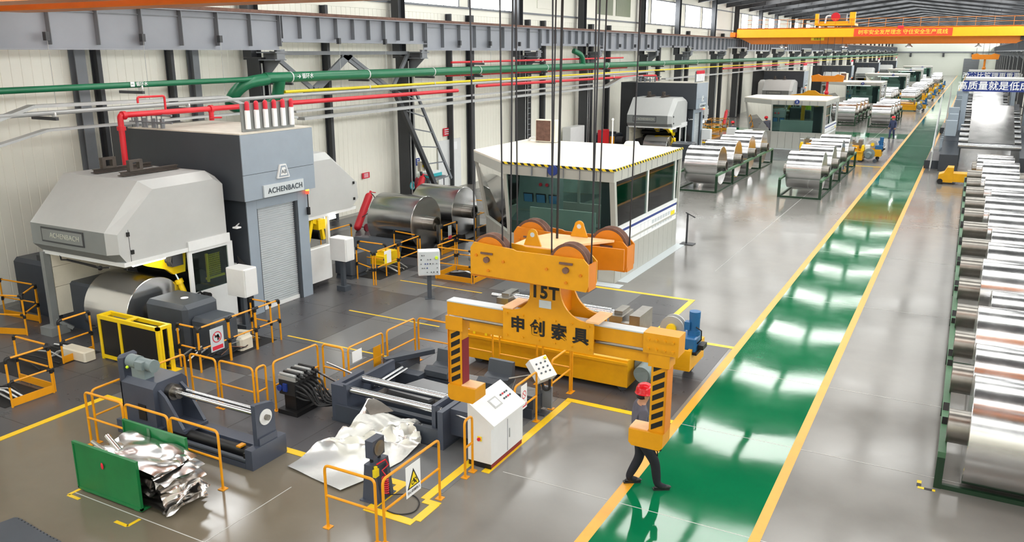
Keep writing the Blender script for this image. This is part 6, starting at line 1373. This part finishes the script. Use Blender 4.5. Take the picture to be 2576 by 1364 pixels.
p1, dz = person('person in red helmet, grey jacket and black trousers striding beside the lifting beam', (-3.95, 11.78, 0), R(-58), 'jacket', True, .22, 1.0, -.1)
hx = Vector((.15, .17, .93 + dz)); rc = thing('remote_control', 'dark crane remote with a red face held by the person in the grey jacket', 'remote', (-3.95, 11.78, 0), R(-58))
q = MB(); q.cbox(hx.x - .1, hx.x + .03, hx.y - .03, hx.y + .07, hx.z - .2, hx.z + .02, .015); q.build('case', 'black', rc); q = MB(); q.box(hx.x - .07, hx.x, hx.y + .07, hx.y + .076, hx.z - .1, hx.z); q.build('face', 'dark_red', rc); q = MB(); q.tube([(hx.x - .1, hx.y, hx.z - .1), (hx.x - .12, hx.y - .02, hx.z - .3), (hx.x - .03, hx.y + .02, hx.z - .36), (hx.x + .03, hx.y, hx.z - .15)], .01, 6, .08); q.build('strap', 'black', rc)
person('person in blue overalls and a red helmet walking near the distant coil racks', (-5.3, 75.3, 0), R(160), 'overall', False, .14)
person('person in a red helmet half hidden behind the far white control boxes', (-15.6, 64.0, 0), R(60), 'jacket', False, .05)
pv, _ = person('distant person in a yellow vest standing between the second and third mill', (-15.0, 93.5, 0), R(180), 'hivis', False, .05)

# ================================================================== wall furniture
t = thing('door_leaf', 'white double door in the wall, below a red notice', 'door', (XL + .05, 36.2, 0))
for k in range(2): q = MB(t.location); q.box(XL + .06, XL + .12, 34.95 + k * 1.08, 36.0 + k * 1.08, .03, 2.55); dl = q.build('leaf', 'white_metal', t, smooth=False)
q = MB(t.location); q.box(XL + .12, XL + .18, 35.95, 36.1, 1.0, 1.05); q.build('handle', 'tray', t); q = MB(t.location); q.box(XL + .12, XL + .135, 36.3, 36.7, 2.0, 2.4); q.box(XL + .13, XL + .14, 36.45, 36.6, 2.0, 2.1); q.build('notice', 'white_print', t)
def wall_sign(label, y0, y1, z0, z1, m, x=XL + .06):
    t = thing('wall_sign', label, 'sign', (x, y0, z0)); q = MB(t.location); q.box(x, x + .03, y0, y1, z0, z1); b = q.build('board', m, t, smooth=False)
    q = MB(t.location)
    for k in range(3): q.box(x + .03, x + .034, y0 + .1, y1 - .1, z0 + (z1 - z0) * (.2 + .26 * k), z0 + (z1 - z0) * (.32 + .26 * k))
    q.build('print', 'white_print', b, smooth=False); return t
wall_sign('red and white notice above the white double door', 35.5, 36.35, 2.75, 3.15, 'red_print'); wall_sign('small blue notice on the wall over the drinking station', 33.0, 33.35, 1.55, 1.9, 'sign_blue'); wall_sign('small red notice on the bright wall beside the lattice strut', 28.9, 29.4, 1.45, 1.7, 'red_print', XL + .07)
t = thing('drinking_station', 'grey sink unit with a teal lit top against the wall', 'station', (-22.7, 33.6, 0)); q = MB(t.location); q.box(-22.95, -22.4, 33.0, 34.4, .9, .98); q.box(-22.9, -22.85, 33.05, 33.1, 0, .9); q.box(-22.5, -22.45, 34.3, 34.35, 0, .9); q.box(-22.9, -22.45, 33.05, 33.4, 0, .9); q.build('frame', 'frame_grey', t, smooth=False); q = MB(t.location); q.box(-22.95, -22.5, 33.0, 34.2, 1.0, 1.15); q.build('teal_top', 'teal', t, smooth=False); q = MB(t.location); q.box(-22.9, -22.55, 33.05, 34.15, 1.15, 1.25); q.build('white_top', 'white_print', t, smooth=False)
def extinguisher(label, x, y, tilt=.62, L=1.35):
    t = thing('wheeled_extinguisher', label, 'extinguisher', (x, y, 0)); o = t.location; a = Vector((x, y, .22)); d = Vector((0, math.sin(tilt), math.cos(tilt))); b = a + d * L
    q = MB(o); q.cyl(a, b, .15, 20); q.ball(b, .15, 14); q.ball(a, .15, 14); q.build('cylinder', 'red_paint', t)
    q = MB(o); q.cyl(b + d * .12, b + d * .24, .045, 10); q.tube([b + d * .2, b + d * .2 + Vector((.22, .05, -.02))], .02, 6); hv = q.build('valve', 'red_print', t)
    q = MB(o); q.tube([b + d * .18, b + Vector((.25, .05, 0)), b + Vector((.22, .1, -.5)), a + Vector((.18, .1, .4))], .018, 6, .1); q.build('hose', 'black', hv)
    for s in (-.22, .22): q = MB(o); q.cyl((x + s - .03, y + .3, .16), (x + s + .03, y + .3, .16), .16, 16); q.build('wheel', 'dark_red', t)
    q = MB(o); q.tube([(x - .2, y + .3, .16), (x + .2, y + .3, .16)], .02, 6); q.tube([a, (x, y + .3, .16)], .02, 6); q.build('axle', 'frame_dark', t)
    return t
ex = extinguisher('leaning red wheeled extinguisher in front of the bright wall by the exit hood', -20.6, 25.2)
extinguisher('red wheeled extinguisher leaning by the column, wall side of the silver coils', -21.6, 30.6, .5, 1.2); extinguisher('red wheeled extinguisher near the wall past the second mill', -20.5, 80.5, .5, 1.2)
t = thing('hydrant_cabinet', 'red hydrant cabinet against the wall behind the first cabin roof', 'cabinet', (-21.0, 51.6, 0)); q = MB(t.location); q.box(-21.3, -20.9, 51.1, 52.1, 0, 1.9); q.build('case', 'red_paint', t, smooth=False); q = MB(t.location); q.cyl((-20.8, 52.4, .0), (-20.8, 52.4, 1.4), .16, 14); q.build('bottle', 'rail_yellow', t)
t = thing('switch_box', 'cream switch box with cables on the column near the drinking station', 'box', (-22.2, 31.6, 1.4)); q = MB(t.location); q.cbox(-22.25, -22.05, 31.75, 32.1, 1.5, 1.95, .02); q.build('case', 'cream', t); q = MB(t.location); q.box(-22.05, -22.04, 31.88, 31.99, 1.68, 1.8); q.build('warning_tag', 'yellow_print', t); q = MB(t.location)
for k in range(3): q.tube([(-22.15, 31.8 + .08 * k, 1.5), (-22.1, 31.85 + .05 * k, 1.0), (-22.2, 31.95, .5)], .02, 6)
q.build('cable', 'black', t)
t = thing('hose_reel', 'dark red coiled hose hung on the column beside the cream switch box', 'hose', (-22.2, 31.4, .9)); q = MB(t.location)
for k in range(3):
    pts = [(-22.08 + .03 * k, 31.45 + (.16 - .03 * k) * math.cos(a), .95 + (.3 - .04 * k) * math.sin(a)) for a in [2 * math.pi * i / 16 for i in range(17)]]; q.tube(pts, .03, 6)
q.build('coil', 'dark_red', t)
q = MB((-22.2, 31.4, 1)); 
t = thing('round_sign', 'round blue sign on the column near the drinking station', 'sign', (-22.2, 31.3, 1.0)); q = MB(t.location); q.cyl((-22.24, 31.3, .9), (-22.21, 31.3, .9), .2, 24); q.build('disc', 'teal', t); q = MB(t.location); ring(q, (31.3, .9), .15, .03, -22.2); q.build('mark', 'white_print', t)
t = thing('wall_cabinet', 'white electric cabinet against the wall behind the first cabin roof', 'cabinet', (-22.4, 51.0, 0)); q = MB(t.location); q.cbox(-22.8, -22.2, 48.8, 51, 0, 2.2, .03); q.build('case', 'white_metal', t); 
t = thing('far_panel_rail', 'yellow edged grey platform between first cabin and second mill', 'platform', (-13.2, 52, 0)); q = MB(t.location); q.box(-15.5, -12.9, 55.4, 56.0, .95, 1.05); q.box(-15.4, -15.2, 55.5, 55.9, 0, .95); q.box(-13.2, -13.0, 55.5, 55.9, 0, .95); q.build('deck', 'frame_grey', t, smooth=False); q = MB(t.location); q.box(-15.5, -12.9, 55.36, 55.4, .95, 1.06); q.build('yellow_edge', 'line_yellow', t, smooth=False)
t = thing('white_tank', 'tall white cylinder tank standing by the wall past the second mill', 'tank', (-20.2, 95, 0)); q = MB(t.location); q.lathe([(.5, 0), (.5, 3.6), (.3, 3.9), (0, 3.95)], (-20.2, 95, 0), 'z', 20); q.build('shell', 'white_metal', t); q = MB(t.location); q.box(-20.75, -19.65, 94.45, 95.55, 0, .12); q.build('base', 'frame_grey', t)

t = thing('grating_mat', 'dark grey toothed metal grating lying on the tan floor', 'grating', (-12.6, 5.9, 0)); o = t.location
a, b, c = G(-60, 1345), G(38, 1308), G(150, 1372); d = a + c - b; q = MB(o); q.prism([(p.x, p.y) for p in (a, b, c, d)], 'z', .004, .05); q.build('plate', 'gear_grey', t, smooth=False)
for k in range(14): p = b.lerp(c, (k + .5) / 14); q = MB(o); q.box(p.x - .02, p.x + .04, p.y - .02, p.y + .03, .004, .046); q.build('tooth', 'gear_grey', t, smooth=False)
